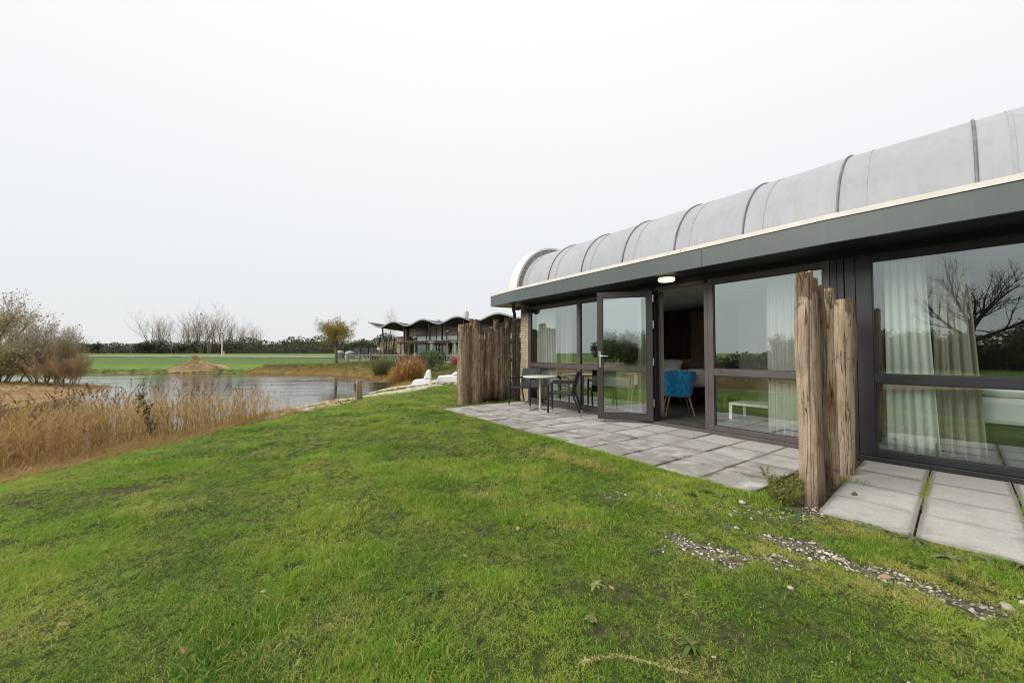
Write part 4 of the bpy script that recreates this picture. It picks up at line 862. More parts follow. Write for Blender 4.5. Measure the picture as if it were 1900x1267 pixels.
mb(MB().box((0, 0, .33), (1.3, .75, .2)), MS).build('seat', M_DARKB, sf, bevel=.03); mb(MB().box((0, .36, .58), (1.3, .14, .5)), MS).build('backrest', M_DARKB, sf, bevel=.03)
for sx in (-1, 1):
    for sy in (-1, 1): mb(MB().box((sx * .55, sy * .3, .115), (.06, .06, .23)), MS).build('leg', M_WOOD, sf)
t = NT('striped_linen'); wv = t.n('TexWave', i_Scale=14.0); t.l(t.coord('Object'), wv.inputs['Vector']); M_STRIPE = t.done(t.bsdf(t.ramp(wv.outputs['Fac'], [(.4, (.4, .4, .4)), (.6, (.68, .67, .65))]), .9))
pillow(Matrix.Translation((4.22, 8.72, ZF + .63)) @ Matrix.Rotation(R(-10), 4, 'Z') @ Matrix.Rotation(R(75), 4, 'X'), .44, .42, .16, M_STRIPE, 'striped grey cushion on the dark sofa just right of the blue chair', 4)['category'] = 'cushion'
# ------------------------------------------------------------------ trees and shrubs
def tubes(polys, k):
    V, Fq = [], []
    for pts, rad in polys:
        n = len(pts); b = len(V); ref = None
        for i in range(n):
            t_ = pts[min(i + 1, n - 1)] - pts[max(i - 1, 0)]; L = t_.length; t_ = t_ / L if L > 1e-9 else Vector((0, 0, 1))
            u = t_.orthogonal().normalized() if ref is None else (ref - t_ * ref.dot(t_))
            if u.length < 1e-6: u = t_.orthogonal()
            u.normalize(); ref = u; w = t_.cross(u)
            for j in range(k):
                a = 6.28319 * j / k; q = pts[i] + (u * math.cos(a) + w * math.sin(a)) * rad[i]; V.append((q.x, q.y, q.z))
        for i in range(n - 1):
            for j in range(k): Fq.append((b + i * k + j, b + i * k + (j + 1) % k, b + (i + 1) * k + (j + 1) % k, b + (i + 1) * k + j))
    return V, Fq
def grow(rg, p, d, L, r, lvl, P, out):
    n = P['seg'][lvl]; pts = [p.copy()]; rad = [r]; wig = P['wig'][lvl]; up = P['up'][lvl]
    for i in range(n):
        d = (d + Vector((rg.gauss(0, wig), rg.gauss(0, wig), rg.gauss(0, wig) + up))).normalized(); p = p + d * (L / n); pts.append(p.copy()); rad.append(r * (1 - (1 - P['tip']) * (i + 1) / n))
    out.append((lvl, pts, rad))
    if lvl + 1 < len(P['seg']):
        m = P['n'][lvl]; m = m if isinstance(m, int) else rg.randint(*m); az0 = rg.uniform(0, 6.28)
        for c in range(m):
            u = P['t0'][lvl] + (1 - P['t0'][lvl]) * (c + rg.uniform(.1, .9)) / m; x = min(u * n, n - 1e-4); i = int(x); q = pts[i].lerp(pts[i + 1], x - i); dd = (pts[i + 1] - pts[i]).normalized()
            ax = dd.orthogonal().normalized(); ax.rotate(Matrix.Rotation(az0 + c * 2.4 + rg.uniform(-.4, .4), 3, dd)); an = P['ang'][lvl] * rg.uniform(.7, 1.3)
            nd = dd * math.cos(an) + ax * math.sin(an); rr = (rad[i] + (rad[i + 1] - rad[i]) * (x - i)) * P['rr'][lvl]
            grow(rg, q, nd, L * P['lr'][lvl] * rg.uniform(.75, 1.2) * (1.15 - .55 * u), max(rr, P['rmin']), lvl + 1, P, out)
def leaf_quads(rg, spots, size, spread, droop=0.0, aspect=.5):
    V, Fq, rv = [], [], []
    for c in spots:
        p = c + Vector((rg.gauss(0, spread), rg.gauss(0, spread), rg.gauss(0, spread) - droop * rg.random()))
        d = Vector((rg.gauss(0, 1), rg.gauss(0, 1), rg.gauss(-droop * 3, 1))).normalized(); s = d.orthogonal().normalized(); s.rotate(Matrix.Rotation(rg.uniform(0, 6.28), 3, d)); L = size * rg.uniform(.6, 1.3); w = L * aspect * .5; b = len(V)
        for q in (p - d * L * .5, p + s * w, p + d * L * .5, p - s * w): V.append((q.x, q.y, q.z))
        Fq.append((b, b + 1, b + 2, b + 3)); rv.append(rg.random())
    return V, Fq, rv
def bark_mat(name, a, b): return pm(name, a, b, 6, .9, .5, .01, kind='Object', stretch=(4, 4, 1))
def leaf_mat(name, stops, tr=.3, wob=1.6):
    t = NT(name); f = t.math('ADD', t.math('MULTIPLY', t.attr('rv'), .55), t.math('MULTIPLY', t.noise(t.coord('Object'), wob, 3), .6)); col = t.ramp(f, [(p_, c_) for p_, c_ in stops])
    d = t.bsdf(col, .6, spec=.3); q = t.n('BsdfTranslucent'); t.l(col, q.inputs[0]); mx = t.n('MixShader', i_0=tr); t.l(d, mx.inputs[1]); t.l(q.outputs[0], mx.inputs[2]); return t.done(mx.outputs[0])
def make_tree(name, label, cat, P, seed, mats, leaf=None, group=None, stems=1, stem_spread=.0, base_r=.1, tlv=1, d0=None):
    """thing > trunk, crown; built round the origin"""
    rg = random.Random(seed); out = []
    for s in range(stems):
        a = 6.28 * s / max(stems, 1) + rg.uniform(0, .7); q = Vector((math.cos(a), math.sin(a), 0)) * stem_spread * rg.uniform(.2, 1)
        d = Vector((math.cos(a) * P.get('splay', 0) * rg.uniform(.3, 1), math.sin(a) * P.get('splay', 0) * rg.uniform(.3, 1), 1)).normalized() if d0 is None else d0
        grow(rg, q - Vector((0, 0, .1)), d, P['L'] * rg.uniform(.8, 1.1) if stems > 1 else P['L'], base_r, 0, P, out)
    r = thing(name, label, cat, (0, 0, 0), group)
    V, Fq = tubes([(p, w) for l, p, w in out if l < tlv], 7); npmesh('trunk', V, Fq, mats[0], r, smooth=True)
    V, Fq = tubes([(p, w) for l, p, w in out if l >= tlv], 3); mi = [0] * len(Fq); rv = [.5] * len(V); ml = [mats[1]]
    if leaf:
        tips = [p for l, p, w in out if l >= leaf['lvl']]; spots = []
        for _ in range(leaf['count']):
            q = rg.choice(tips); x = rg.uniform(leaf.get('u0', .2), 1) * (len(q) - 1) * .999; i = int(x); c = q[i].lerp(q[i + 1], x - i)
            if rg.random() < leaf.get('keep', lambda c: 1)(c): spots.append(c)
        lV, lF, lr = leaf_quads(rg, spots, leaf['size'], leaf['spread'], leaf.get('droop', 0), leaf.get('aspect', .5))
        b = len(V); V += lV; Fq += [tuple(i + b for i in f) for f in lF]; mi += [1] * len(lF); rv += [x for x in lr for _ in range(4)]; ml.append(leaf['mat'])
    npmesh('crown', V, Fq, ml, r, mi=mi, attrs={'rv': rv}); return r
def place(o, x, y, s=1, rz=0, dz=0): o.location = (x, y, float(zt(x, y)) - .03 + dz); o.rotation_euler = (0, 0, rz); o.scale = (s, s, s) if not isinstance(s, tuple) else s; return o
B_GREY = bark_mat('grey_bark', (.10, .085, .065), (.19, .165, .13)); B_DARK = bark_mat('dark_bark', (.035, .028, .022), (.08, .065, .05)); T_TWIG = pm('bare_twig', (.26, .21, .155), (.38, .31, .235), 2, .9); T_DARK = pm('dark_twig', (.04, .033, .026), (.085, .068, .052), 2, .9)
T_PALE = pm('pale_twig', (.27, .225, .165), (.42, .35, .265), 2, .9)
# bare trees behind the far hedge
PB = dict(L=6.4, seg=(7, 6, 5, 3), wig=(.045, .07, .09, .12), up=(.04, .07, .08, .06), n=((8, 10), (5, 6), (3, 4)), t0=(.10, .15, .2), ang=(.50, .48, .5), lr=(.66, .48, .42), rr=(.6, .6, .65), tip=.22, rmin=.011, splay=.32)
kinds = [make_tree('bare_tree', '', 'tree', {**PB, 'L': l_ * 1.4}, sd, (B_GREY, T_TWIG), None, 'bare trees along the far hedge', stems=st_ + 1, stem_spread=.4, base_r=.10, tlv=1) for sd, l_, st_ in ((1, 4.8, 2), (2, 4.4, 3), (3, 5.0, 1), (4, 4.3, 2))]
far_t = [(283, 88, 1.0, 'leftmost tall bare tree above the low dark hawthorns on the horizon'), (301, 90, 1.05, 'second bare tree from the left along the far hedge'), (322, 86, .84, 'slim bare tree standing alone left of the big far clump'), (347, 88, 1.08, 'bare tree starting the tall clump along the far hedge'),
         (361, 90, 1.16, 'tall bare tree second in the far clump'), (374, 88, 1.2, 'tallest bare tree in the far clump, below the flying bird'), (388, 87, 1.22, 'leaning bare tree in the middle of the far clump'), (403, 89, 1.14, 'bare tree directly behind the white lamp post'), (418, 91, 1.0, 'bare tree just right of the white lamp post'),
         (433, 92, .92, 'bare tree second to the right of the lamp post'), (447, 92, .86, 'thin bare tree third to the right of the lamp post'), (461, 94, .84, 'thin bare tree near the right end of the far row'), (474, 95, .8, 'last thin bare tree at the right end of the far row')]
for i, (px, yy, s, lb) in enumerate(far_t):
    o = kinds[i] if i < 4 else copy_tree(kinds[(i * 3 + 1) % 4]); xx = (px - 950) / 716 * yy; o['label'] = lb; place(o, xx, yy, s, i * 1.7)
# low dark hawthorns at the far left of the hedge
PH = dict(L=1.5, seg=(4, 4, 4, 3), wig=(.12, .16, .18, .2), up=(.03, .03, .04, .03), n=((7, 9), (6, 8), (4, 6)), t0=(.3, .2, .2), ang=(.8, .75, .7), lr=(.85, .6, .5), rr=(.6, .6, .6), tip=.35, rmin=.014)
L_DK = leaf_mat('dark_hawthorn_leaf', [(.3, (.03, .036, .016)), (.6, (.062, .064, .028)), (.85, (.10, .085, .04))])
hw = make_tree('hawthorn_bush', 'dark round hawthorn at the left end of the far hedge', 'bush', PH, 5, (B_DARK, T_DARK), dict(lvl=2, count=700, size=.22, spread=.12, mat=L_DK, aspect=.7), 'dark hawthorns on the horizon', stems=4, stem_spread=.7, base_r=.07)
place(hw, -82, 86, 1.25, .4)
for px, yy, s, lb in ((258, 87, 1.0, 'low dark hawthorn left of the first bare tree'), (238, 92, .75, 'small dark hawthorn fading into the low hedge'), (335, 86, .95, 'dark hawthorn under the middle of the bare trees'), (176, 84, 1.15, 'brown hawthorn just right of the island shrubs')):
    o = copy_tree(hw); o['label'] = lb; place(o, (px - 950) / 716 * yy, yy, s, px)
o = copy_tree(hw); o['label'] = 'dark hawthorn above the low hedge between the first two bare trees'; place(o, (272 - 950) / 716 * 87, 87, 1.15, 3)
# hedge: a dense mass
L_HEDGE = leaf_mat('dark_hedge_leaf', [(.3, (.06, .068, .04)), (.6, (.115, .12, .068)), (.9, (.18, .17, .10))], .15, .3)  # leaf tones lightened to stand in for haze over the distance
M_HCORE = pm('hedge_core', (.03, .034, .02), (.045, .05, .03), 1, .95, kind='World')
def hedge(name, pts, h, w, n, size, seed, mat=L_HEDGE):
    rg = np.random.default_rng(seed); P = np.array(pts, float); seg = np.hypot(*np.diff(P, axis=0).T); cum = np.r_[0, np.cumsum(seg)]
    s = rg.uniform(0, cum[-1], n); cx = np.interp(s, cum, P[:, 0]); cy = np.interp(s, cum, P[:, 1]); hh = np.interp(s, cum, h) * (.68 + .5 * vnoise(s, s * 0, 2.4, seed) + .18 * vnoise(s, s * 0, .7, seed + 5)) 
    a = rg.uniform(0, np.pi, n); rad = np.sqrt(rg.uniform(.55, 1.05, n)); tx = np.interp(s + .5, cum, P[:, 0]) - np.interp(s - .5, cum, P[:, 0]); ty = np.interp(s + .5, cum, P[:, 1]) - np.interp(s - .5, cum, P[:, 1]); tl = np.hypot(tx, ty) + 1e-6; tx /= tl; ty /= tl
    x = cx - ty * np.cos(a) * w / 2 * rad; y = cy + tx * np.cos(a) * w / 2 * rad; zb = zt(cx, cy); z = zb + np.abs(np.sin(a)) ** .6 * hh * rad
    d = rg.normal(size=(n, 3)); d /= np.linalg.norm(d, axis=1)[:, None]; e = np.cross(d, rg.normal(size=(n, 3))); e /= np.linalg.norm(e, axis=1)[:, None]; L = size * rg.uniform(.5, 1.3, n)[:, None]
    c = np.stack([x, y, z], 1); V = np.stack([c - d * L * .5, c + e * L * .35, c + d * L * .5, c - e * L * .35], 1).reshape(-1, 3); Fq = np.arange(4 * n).reshape(-1, 4); rv = np.repeat(rg.random(n), 4)
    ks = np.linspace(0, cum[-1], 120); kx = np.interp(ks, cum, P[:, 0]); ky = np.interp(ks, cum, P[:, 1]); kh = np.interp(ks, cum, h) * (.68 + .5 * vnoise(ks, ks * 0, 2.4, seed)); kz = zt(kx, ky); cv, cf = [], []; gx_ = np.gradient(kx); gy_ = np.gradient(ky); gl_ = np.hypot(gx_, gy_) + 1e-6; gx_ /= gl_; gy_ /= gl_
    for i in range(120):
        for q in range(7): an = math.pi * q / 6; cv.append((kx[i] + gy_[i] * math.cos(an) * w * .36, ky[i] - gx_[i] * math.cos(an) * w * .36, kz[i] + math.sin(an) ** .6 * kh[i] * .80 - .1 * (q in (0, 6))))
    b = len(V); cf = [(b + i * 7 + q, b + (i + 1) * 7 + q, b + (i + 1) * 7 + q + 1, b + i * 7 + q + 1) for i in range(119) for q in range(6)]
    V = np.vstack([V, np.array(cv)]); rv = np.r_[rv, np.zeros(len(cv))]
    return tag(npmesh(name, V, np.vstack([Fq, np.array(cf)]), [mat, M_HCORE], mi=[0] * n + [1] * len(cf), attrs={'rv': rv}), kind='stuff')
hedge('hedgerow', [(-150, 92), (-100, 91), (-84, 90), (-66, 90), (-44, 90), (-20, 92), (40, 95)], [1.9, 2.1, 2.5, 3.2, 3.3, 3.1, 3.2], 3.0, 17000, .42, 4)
L_HEDG2 = leaf_mat('green_hedge_leaf', [(.3, (.024, .04, .014)), (.6, (.05, .072, .026)), (.9, (.09, .105, .045))], .15, .3)
hedge('hedge', [(-25.2, 58), (-21, 57), (-16, 56), (-12.5, 56)], [2.2, 2.7, 2.6, 1.9], 3.2, 6000, .22, 6, L_HEDG2)
# willow in autumn leaf on the bank
PW = dict(L=1.75, seg=(5, 6, 6, 5), wig=(.04, .09, .11, .14), up=(.04, .13, .05, -.14), n=((10, 12), (9, 11), (6, 8)), t0=(.50, .25, .2), ang=(.62, .65, .7), lr=(1.32, .60, .52), rr=(.5, .5, .55), tip=.35, rmin=.010)
L_WIL = leaf_mat('yellow_willow_leaf', [(.2, (.22, .20, .045)), (.5, (.38, .32, .075)), (.8, (.52, .39, .09)), (1, (.6, .42, .1))], .35, .5)
wil = make_tree('willow_tree', 'round willow in thin yellow autumn leaf on the bank left of the restaurant', 'tree', PW, 22, (bark_mat('willow_bark', (.09, .075, .05), (.17, .145, .10)), pm('willow_twig', (.16, .13, .06), (.26, .21, .10), 2, .9)), dict(lvl=2, count=7000, size=.115, spread=.09, droop=.20, mat=L_WIL, aspect=.36), base_r=.15, tlv=2)
place(wil, (624 - 950) / 716 * 42, 42, 1.42, .5)
# big shrubs and the tree on the island at the left
PL = dict(L=2.2, seg=(4, 6, 6, 5), wig=(.05, .09, .12, .14), up=(.04, .07, .06, .04), n=((8, 10), (10, 13), (9, 12)), t0=(.4, .2, .15), ang=(.75, .62, .6), lr=(1.5, .62, .5), rr=(.55, .5, .55), tip=.3, rmin=.009)
L_OLV = leaf_mat('olive_shrub_leaf', [(.2, (.17, .18, .05)), (.55, (.29, .28, .09)), (.9, (.42, .36, .14))], .3, .8); L_THIN = leaf_mat('thin_pale_leaf', [(.2, (.24, .225, .09)), (.6, (.36, .33, .15)), (.9, (.46, .4, .2))], .35)
lt_ = make_tree('tree', 'wide twiggy tree with thin olive leaf at the left edge of the picture', 'tree', PL, 41, (B_GREY, T_PALE), dict(lvl=3, count=5200, size=.10, spread=.10, mat=L_THIN, aspect=.6, keep=lambda c: .9 if c.z < 3.9 else .38), base_r=.18, tlv=2)
place(lt_, -35.6, 26, 1.28, 2.1, -.2)
PS = dict(L=2.0, seg=(5, 5, 5, 4), wig=(.07, .11, .14, .16), up=(.05, .08, .08, .06), n=((8, 10), (7, 9), (5, 7)), t0=(.18, .15, .15), ang=(.5, .55, .6), lr=(.72, .58, .5), rr=(.55, .55, .6), tip=.35, rmin=.006, splay=.55)
sh1 = make_tree('willow_shrub', 'tall brown shrub with thin tops at the right end of the island', 'shrub', {**PS, 'L': 2.2}, 51, (B_GREY, T_TWIG), dict(lvl=2, count=9000, size=.09, spread=.10, mat=leaf_mat('brown_olive_leaf', [(.2, (.26, .24, .09)), (.55, (.38, .335, .14)), (.9, (.48, .40, .19))], .3), aspect=.55, keep=lambda c: .95 if c.z < 1.9 else .14), stems=10, stem_spread=.8, base_r=.035)
place(sh1, -24.9, 20.9, (.95, .95, 1.12), .3)
sh2 = make_tree('willow_shrub', 'broad green shrub on the island left of the tall brown shrub', 'shrub', {**PS, 'L': 1.7, 'splay': .8}, 52, (B_GREY, T_TWIG), dict(lvl=2, count=14000, size=.09, spread=.12, mat=L_OLV, aspect=.55, keep=lambda c: .95 if c.z < 1.8 else .22), stems=11, stem_spread=1.0, base_r=.03)
place(sh2, -26.9, 20.2, (1.02, 1.02, .92), 1.0)
sh3 = copy_tree(sh2); sh3['label'] = 'green shrub at the left picture edge below the twiggy tree'; place(sh3, -29.0, 20.6, (.98, .98, .88), 2.6)
sh4 = copy_tree(sh1); sh4['label'] = 'thin topped shrub rising behind the green shrub on the island'; place(sh4, -29.2, 24, .92, 3.9)
sh5 = make_tree('dry_shrub', 'low orange brown dry shrub at the right foot of the island shrubs', 'shrub', {**PS, 'L': 1.25, 'splay': .5}, 57, (T_PALE, pm('orange_twig', (.40, .27, .14), (.54, .39, .22), 2, .9)), None, stems=16, stem_spread=.55, base_r=.02); place(sh5, -23.9, 20.7, 1, .3)
# ------------------------------------------------------------------ reeds
M_REED = grass_mat('reed_leaf', (.25, .16, .06), (.45, .285, .105), (.60, .425, .20), (.40, .32, .11), .5); M_PLUME = pm('reed_plume', (.15, .075, .045), (.33, .20, .13), 14, .9)
M_REEDO = grass_mat('orange_reed_leaf', (.34, .20, .06), (.52, .33, .11), (.64, .45, .20), (.46, .25, .09), .9)
M_SEDGE = grass_mat('pale_sedge', (.40, .34, .16), (.55, .48, .26), (.66, .6, .38), (.45, .36, .17), .9)
def reed(seed, h, plume, matl, nl=6, lw=.012):
    rg = random.Random(seed); V, Fc, rv, tp, mi = [], [], [], [], []
    az = rg.uniform(0, 6.28); ln = rg.uniform(.03, .2); P = []
    for i in range(5): u = i / 4; P.append(Vector((math.cos(az) * ln * h * u * u, math.sin(az) * ln * h * u * u, h * u)))
    q = rg.random() * .8
    def stripv(pts, w, side, m, rvv):
        b = len(V); n = len(pts)
        for i, p in enumerate(pts):
            wk = w * (1 - .9 * (i / (n - 1)) ** 1.5) / 2
            for s in (-1, 1): V.append(tuple(p + side * s * wk)); rv.append(rvv); tp.append(i / (n - 1))
        for i in range(n - 1): Fc.append((b + 2 * i, b + 2 * i + 1, b + 2 * i + 3, b + 2 * i + 2)); mi.append(m)
    for s in (Vector((1, 0, 0)), Vector((0, 1, 0))): stripv(P, .008, s, 0, q)
    for k in range(nl):
        u = rg.uniform(.12, .85); x = u * 4; i = min(int(x), 3); p = P[i].lerp(P[i + 1], x - i); a = rg.uniform(0, 6.28); L = h * rg.uniform(.25, .5); d = Vector((math.cos(a), math.sin(a), 0)); pts = []; ang = rg.uniform(.2, .6); pp = p.copy()
        for j in range(5): pts.append(pp.copy()); pp = pp + (d * math.sin(ang) + Vector((0, 0, 1)) * math.cos(ang)) * L / 4; ang += rg.uniform(.25, .75)
        stripv(pts, lw * rg.uniform(.7, 1.3), Vector((-d.y, d.x, 0)), 0, min(.8, q + rg.uniform(-.2, .2)))
    if plume:
        tip = P[-1]; dr = (P[-1] - P[-2]).normalized(); hd = Vector((math.cos(az), math.sin(az), 0))
        for k in range(16):
            u = rg.random(); p = tip + dr * (u * .16 * h - .05 * h) + hd * .05 * h * u * u; a = rg.uniform(0, 6.28); d = (dr * .9 + Vector((math.cos(a), math.sin(a), 0)) * .45 + hd * .4).normalized(); L = rg.uniform(.05, .1) * h * (1 - .4 * u)
            stripv([p, p + d * L * .5, p + d * L + Vector((0, 0, -.012))], .010, d.orthogonal().normalized(), 1, .5)
    return unlink(npmesh('reed', V, Fc, [matl, M_PLUME], mi=mi, attrs={'rv': rv, 'tp': tp}))
kr = [reed(i, 1.0, i % 3 != 2, M_REED, 7) for i in range(9)] + [reed(20 + i, .8, False, M_REED, 9, .016) for i in range(5)]
def tuft_kind(n, rad, h, w, lean, mat, seg=4, curl=.5): return mk('tuft', blade_arrays(n, rad, h, w, lean, seg, curl), mat)
lit = [tuft_kind(22, .10, (.15, .42), (.004, .009), (.5, 1.5), M_REED) for _ in range(3)]
x, y = sample(9000, -10.2, -4.9, 1.0, 11.3); dd = XE(y) - x; dw = sdf(x, y, POND)
dens = sstep(.15, .7, dd) * np.interp(y, [1, 6, 8, 9.5, 11.2], [1, .95, .6, .35, .1]) * sstep(-.5, .1, dw) * (.35 + .8 * vnoise(x, y, .7, 5)); k = rng.random(9000) < dens * .62
k &= ~((dd < 1.2) & (y > 8.6)); x, y = x[k], y[k]; n = len(x); dd = XE(y) - x
hs = np.interp(y, [1, 4, 5.3, 6.6, 7.5, 9, 11], [.70, .72, .78, .92, .84, .56, .34]) * rng.uniform(.72, 1.18, n) * np.interp(dd, [.2, .9, 2.5, 4], [.55, .92, 1.06, 1.05])
ii = np.where(rng.random(n) < .72, rng.integers(0, 9, n), rng.integers(9, 14, n)); rt = np.stack([rng.normal(0, .11, n), rng.normal(0, .11, n), rng.uniform(0, 6.28, n)], 1)
scatter('reed_bed', np.stack([x, y, zt(x, y)], 1), rt, hs, ii, kr, {'dry': np.zeros(n)}); print('reeds', n)
x, y = sample(5000, -10, -4.6, .8, 12); dd = XE(y) - x; k = (dd > .0) & (rng.random(5000) < np.interp(y, [1, 7, 9, 12], [.7, .6, .25, .08])) & (sdf(x, y, POND) > -.2); x, y = x[k], y[k]; n = len(x)
scatter('dead_reed_litter', np.stack([x, y, zt(x, y)], 1), np.stack([rng.normal(0, .2, n), rng.normal(0, .2, n), rng.uniform(0, 6.28, n)], 1), rng.uniform(.5, 1.1, n), rng.integers(0, 3, n), lit, {'dry': np.zeros(n)})
ko = [reed(60 + i, 1.0, True, M_REEDO, 8, .022) for i in range(6)]
x, y = sample(1500, -8.4, -5.2, 23.6, 26.6); k = ((x + 6.75) / 1.15) ** 2 + ((y - 25.1) / 1.2) ** 2 < 1 + .4 * (vnoise(x, y, .5, 3) - .5); x, y = x[k], y[k]; n = len(x)
scatter('orange_reed_clump', np.stack([x, y, zt(x, y)], 1), np.stack([rng.normal(0, .1, n), rng.normal(0, .1, n), rng.uniform(0, 6.28, n)], 1), rng.uniform(1.0, 1.75, n) * (1 - .35 * np.abs(x + 6.75)), rng.integers(0, 6, n), ko, {'dry': np.zeros(n)})
# rough bank grass, straw and sedge along the shores
kb = [tuft_kind(26, .16, (.12, .38), (.008, .018), (.4, 1.4), m) for m in (M_REED, M_REEDO, grass_mat('bank_grass', (.05, .075, .02), (.10, .125, .035), (.20, .19, .07), (.33, .25, .1), .6))]
kb = kb + [tuft_kind(26, .16, (.12, .34), (.008, .018), (.4, 1.4), kb[2].data.materials[0]) for _ in range(2)]
x, y = sample(26000, -26, 2, 22, 41); d = sdf(x, y, POND); z = zt(x, y); k = (d > -.4) & (d < 6.5) & (z < .40) & (rng.random(26000) < np.interp(d, [-.4, .5, 3, 6.5], [.25, .75, .6, .45])); k &= ~((y < 25.5) & (x > -6.9) & (fbm(x, y, 1, 3) < .55)); x, y, d = x[k], y[k], d[k]; n = len(x)
ii = np.where(rng.random(n) < np.interp(d, [0, 1.5, 3.5], [.95, .6, .1]), rng.integers(0, 2, n), rng.integers(2, 5, n))
scatter('bank_grass', np.stack([x, y, zt(x, y)], 1), np.stack([rng.normal(0, .15, n), rng.normal(0, .15, n), rng.uniform(0, 6.28, n)], 1), rng.uniform(.6, 1.25, n), ii, kb, {'dry': np.zeros(n)})
x, y = sample(9000, -52, -26, 35, 40.5); d = sdf(x, y, POND); k = (d > -.2) & (d < 1.6) & (rng.random(9000) < .4); x, y = x[k], y[k]; n = len(x)
scatter('shore_grass', np.stack([x, y, zt(x, y)], 1), np.stack([rng.normal(0, .15, n), rng.normal(0, .15, n), rng.uniform(0, 6.28, n)], 1), rng.uniform(.4, .9, n), rng.integers(2, 5, n), kb, {'dry': np.zeros(n)})
x, y = sample(7000, -34, -16.2, 11, 25); d = -sdf(x, y, ISLE); k = (d > -.1) & (rng.random(7000) < np.interp(d, [0, 1.5, 4], [.18, .35, .8])); x, y = x[k], y[k]; n = len(x)
scatter('island_straw', np.stack([x, y, zt(x, y)], 1), np.stack([rng.normal(0, .3, n), rng.normal(0, .3, n), rng.uniform(0, 6.28, n)], 1), rng.uniform(.3, .8, n), np.where(rng.random(n) < .85, rng.integers(0, 2, n), rng.integers(2, 5, n)), kb, {'dry': np.zeros(n)})
ks = [tuft_kind(46, .25, (.6, 1.15), (.016, .03), (.7, 1.5), M_SEDGE, 5, .55) for _ in range(2)]
sed = [(-22.4, 17.3, 1.0), (-23.2, 18.2, .95), (-24.4, 17.9, 1.1), (-21.9, 18.1, .8), (-25.4, 17.6, 1.0), (-20.9, 18.5, .6)]
x, y, s = np.array(sed).T; n = len(x)
scatter('pale_sedge', np.stack([x, y, zt(x, y)], 1), np.zeros((n, 3)), s, np.arange(n) % 2, ks, {'dry': np.zeros(n)})
# green growth on the sand strip
L_SANDW = leaf_mat('sand_weed_leaf', [(.2, (.06, .09, .02)), (.55, (.14, .17, .035)), (.9, (.26, .25, .06))], .3)
x, y = sample(7000, -8.5, -2, 7, 17); dd = XE(y) - x; k = (dd > -.2) & (dd < 3.2) & (sdf(x, y, POND) > .3) & (fbm(x, y, .8, 44) > .56) & (rng.random(7000) < .22); x, y = x[k], y[k]; n = len(x)
kw = [tuft_kind(24, .09, (.04, .12), (.012, .028), (.5, 1.6), grass_mat('sand_weed', (.06, .09, .02), (.13, .165, .03), (.24, .26, .06), (.3, .25, .08), .8), 3) for _ in range(3)]
scatter('sand_weeds', np.stack([x, y, zt(x, y)], 1), np.stack([rng.normal(0, .2, n), rng.normal(0, .2, n), rng.uniform(0, 6.28, n)], 1), rng.uniform(.6, 1.4, n), rng.integers(0, 3, n), kw, {'dry': np.zeros(n)})
# pampas grass on the bank
def tuft_thing(name, label, cat, x, y, parts):
    r = thing(name, label, cat, (x, y, float(zt(x, y)) - .03))
    for nm, arrs, mat in parts: o = npmesh(nm, arrs[0], arrs[1], mat, r, attrs={'rv': arrs[2], 'tp': arrs[3]}, loc=(0, 0, 0)); o.location = (0, 0, 0)
    return r
M_PAMG = grass_mat('pampas_leaf', (.04, .07, .02), (.085, .125, .035), (.19, .21, .08), (.30, .25, .11), .5); M_PAMP = pm('pampas_plume', (.42, .31, .22), (.58, .46, .35), 5, .95)
def plumes(n, rad, h, size, seed):
    rg = random.Random(seed); V, Fc = [], []
    for _ in range(n):
        a = rg.uniform(0, 6.28); ln = rg.uniform(.05, .4); hh = rg.uniform(*h); tip = Vector((math.cos(a) * (rad * .3 + ln * hh), math.sin(a) * (rad * .3 + ln * hh), hh)); b0 = Vector((math.cos(a) * rad * .3, math.sin(a) * rad * .3, 0)); s = Vector((-math.sin(a), math.cos(a), 0)); b = len(V)
        V += [tuple(b0 - s * .006), tuple(b0 + s * .006), tuple(tip)]; Fc.append((b, b + 1, b + 2)); ax = (tip - b0).normalized()
        for k in range(46):
            u = rg.random(); p = tip + ax * size * (u - .5); w = size * .10 * math.sin(math.pi * min(1, u * .9 + .1)) + .01; q = Vector((rg.gauss(0, 1), rg.gauss(0, 1), rg.gauss(0, .3))).normalized(); e_ = p + q * w + ax * size * .14; sd = q.orthogonal().normalized() * .012; b = len(V)
            V += [tuple(p - sd), tuple(p + sd), tuple(e_)]; Fc.append((b, b + 1, b + 2))
    return V, Fc, [.5] * len(V), [1] * len(V)
tuft_thing('pampas_grass', 'big pampas grass with beige plumes on the bank below the restaurant terrace', 'plant', -9.75, 30.2, [('leaves', blade_arrays(1500, .95, (1.0, 2.3), (.016, .036), (.25, .95), 4, .45), M_PAMG), ('plumes', plumes(34, .9, (1.95, 2.65), .6, 3), M_PAMP)])
PG = dict(L=1.0, seg=(4, 4, 3), wig=(.06, .1, .12), up=(.05, .08, .08), n=((8, 10), (5, 7)), t0=(.15, .2), ang=(.45, .5), lr=(.5, .5), rr=(.6, .6), tip=.4, rmin=.005, splay=.35)
gb = make_tree('green_shrub', 'fresh green leafy shrub right of the orange reed clump', 'shrub', {**PG, 'L': 1.45}, 71, (B_GREY, T_TWIG), dict(lvl=1, count=2600, size=.14, spread=.07, mat=leaf_mat('fresh_green_leaf', [(.2, (.045, .085, .025)), (.55, (.08, .145, .045)), (.9, (.14, .20, .07))], .3), aspect=.45), stems=12, stem_spread=.55, base_r=.015); place(gb, -6.05, 28.6, 1, .2)
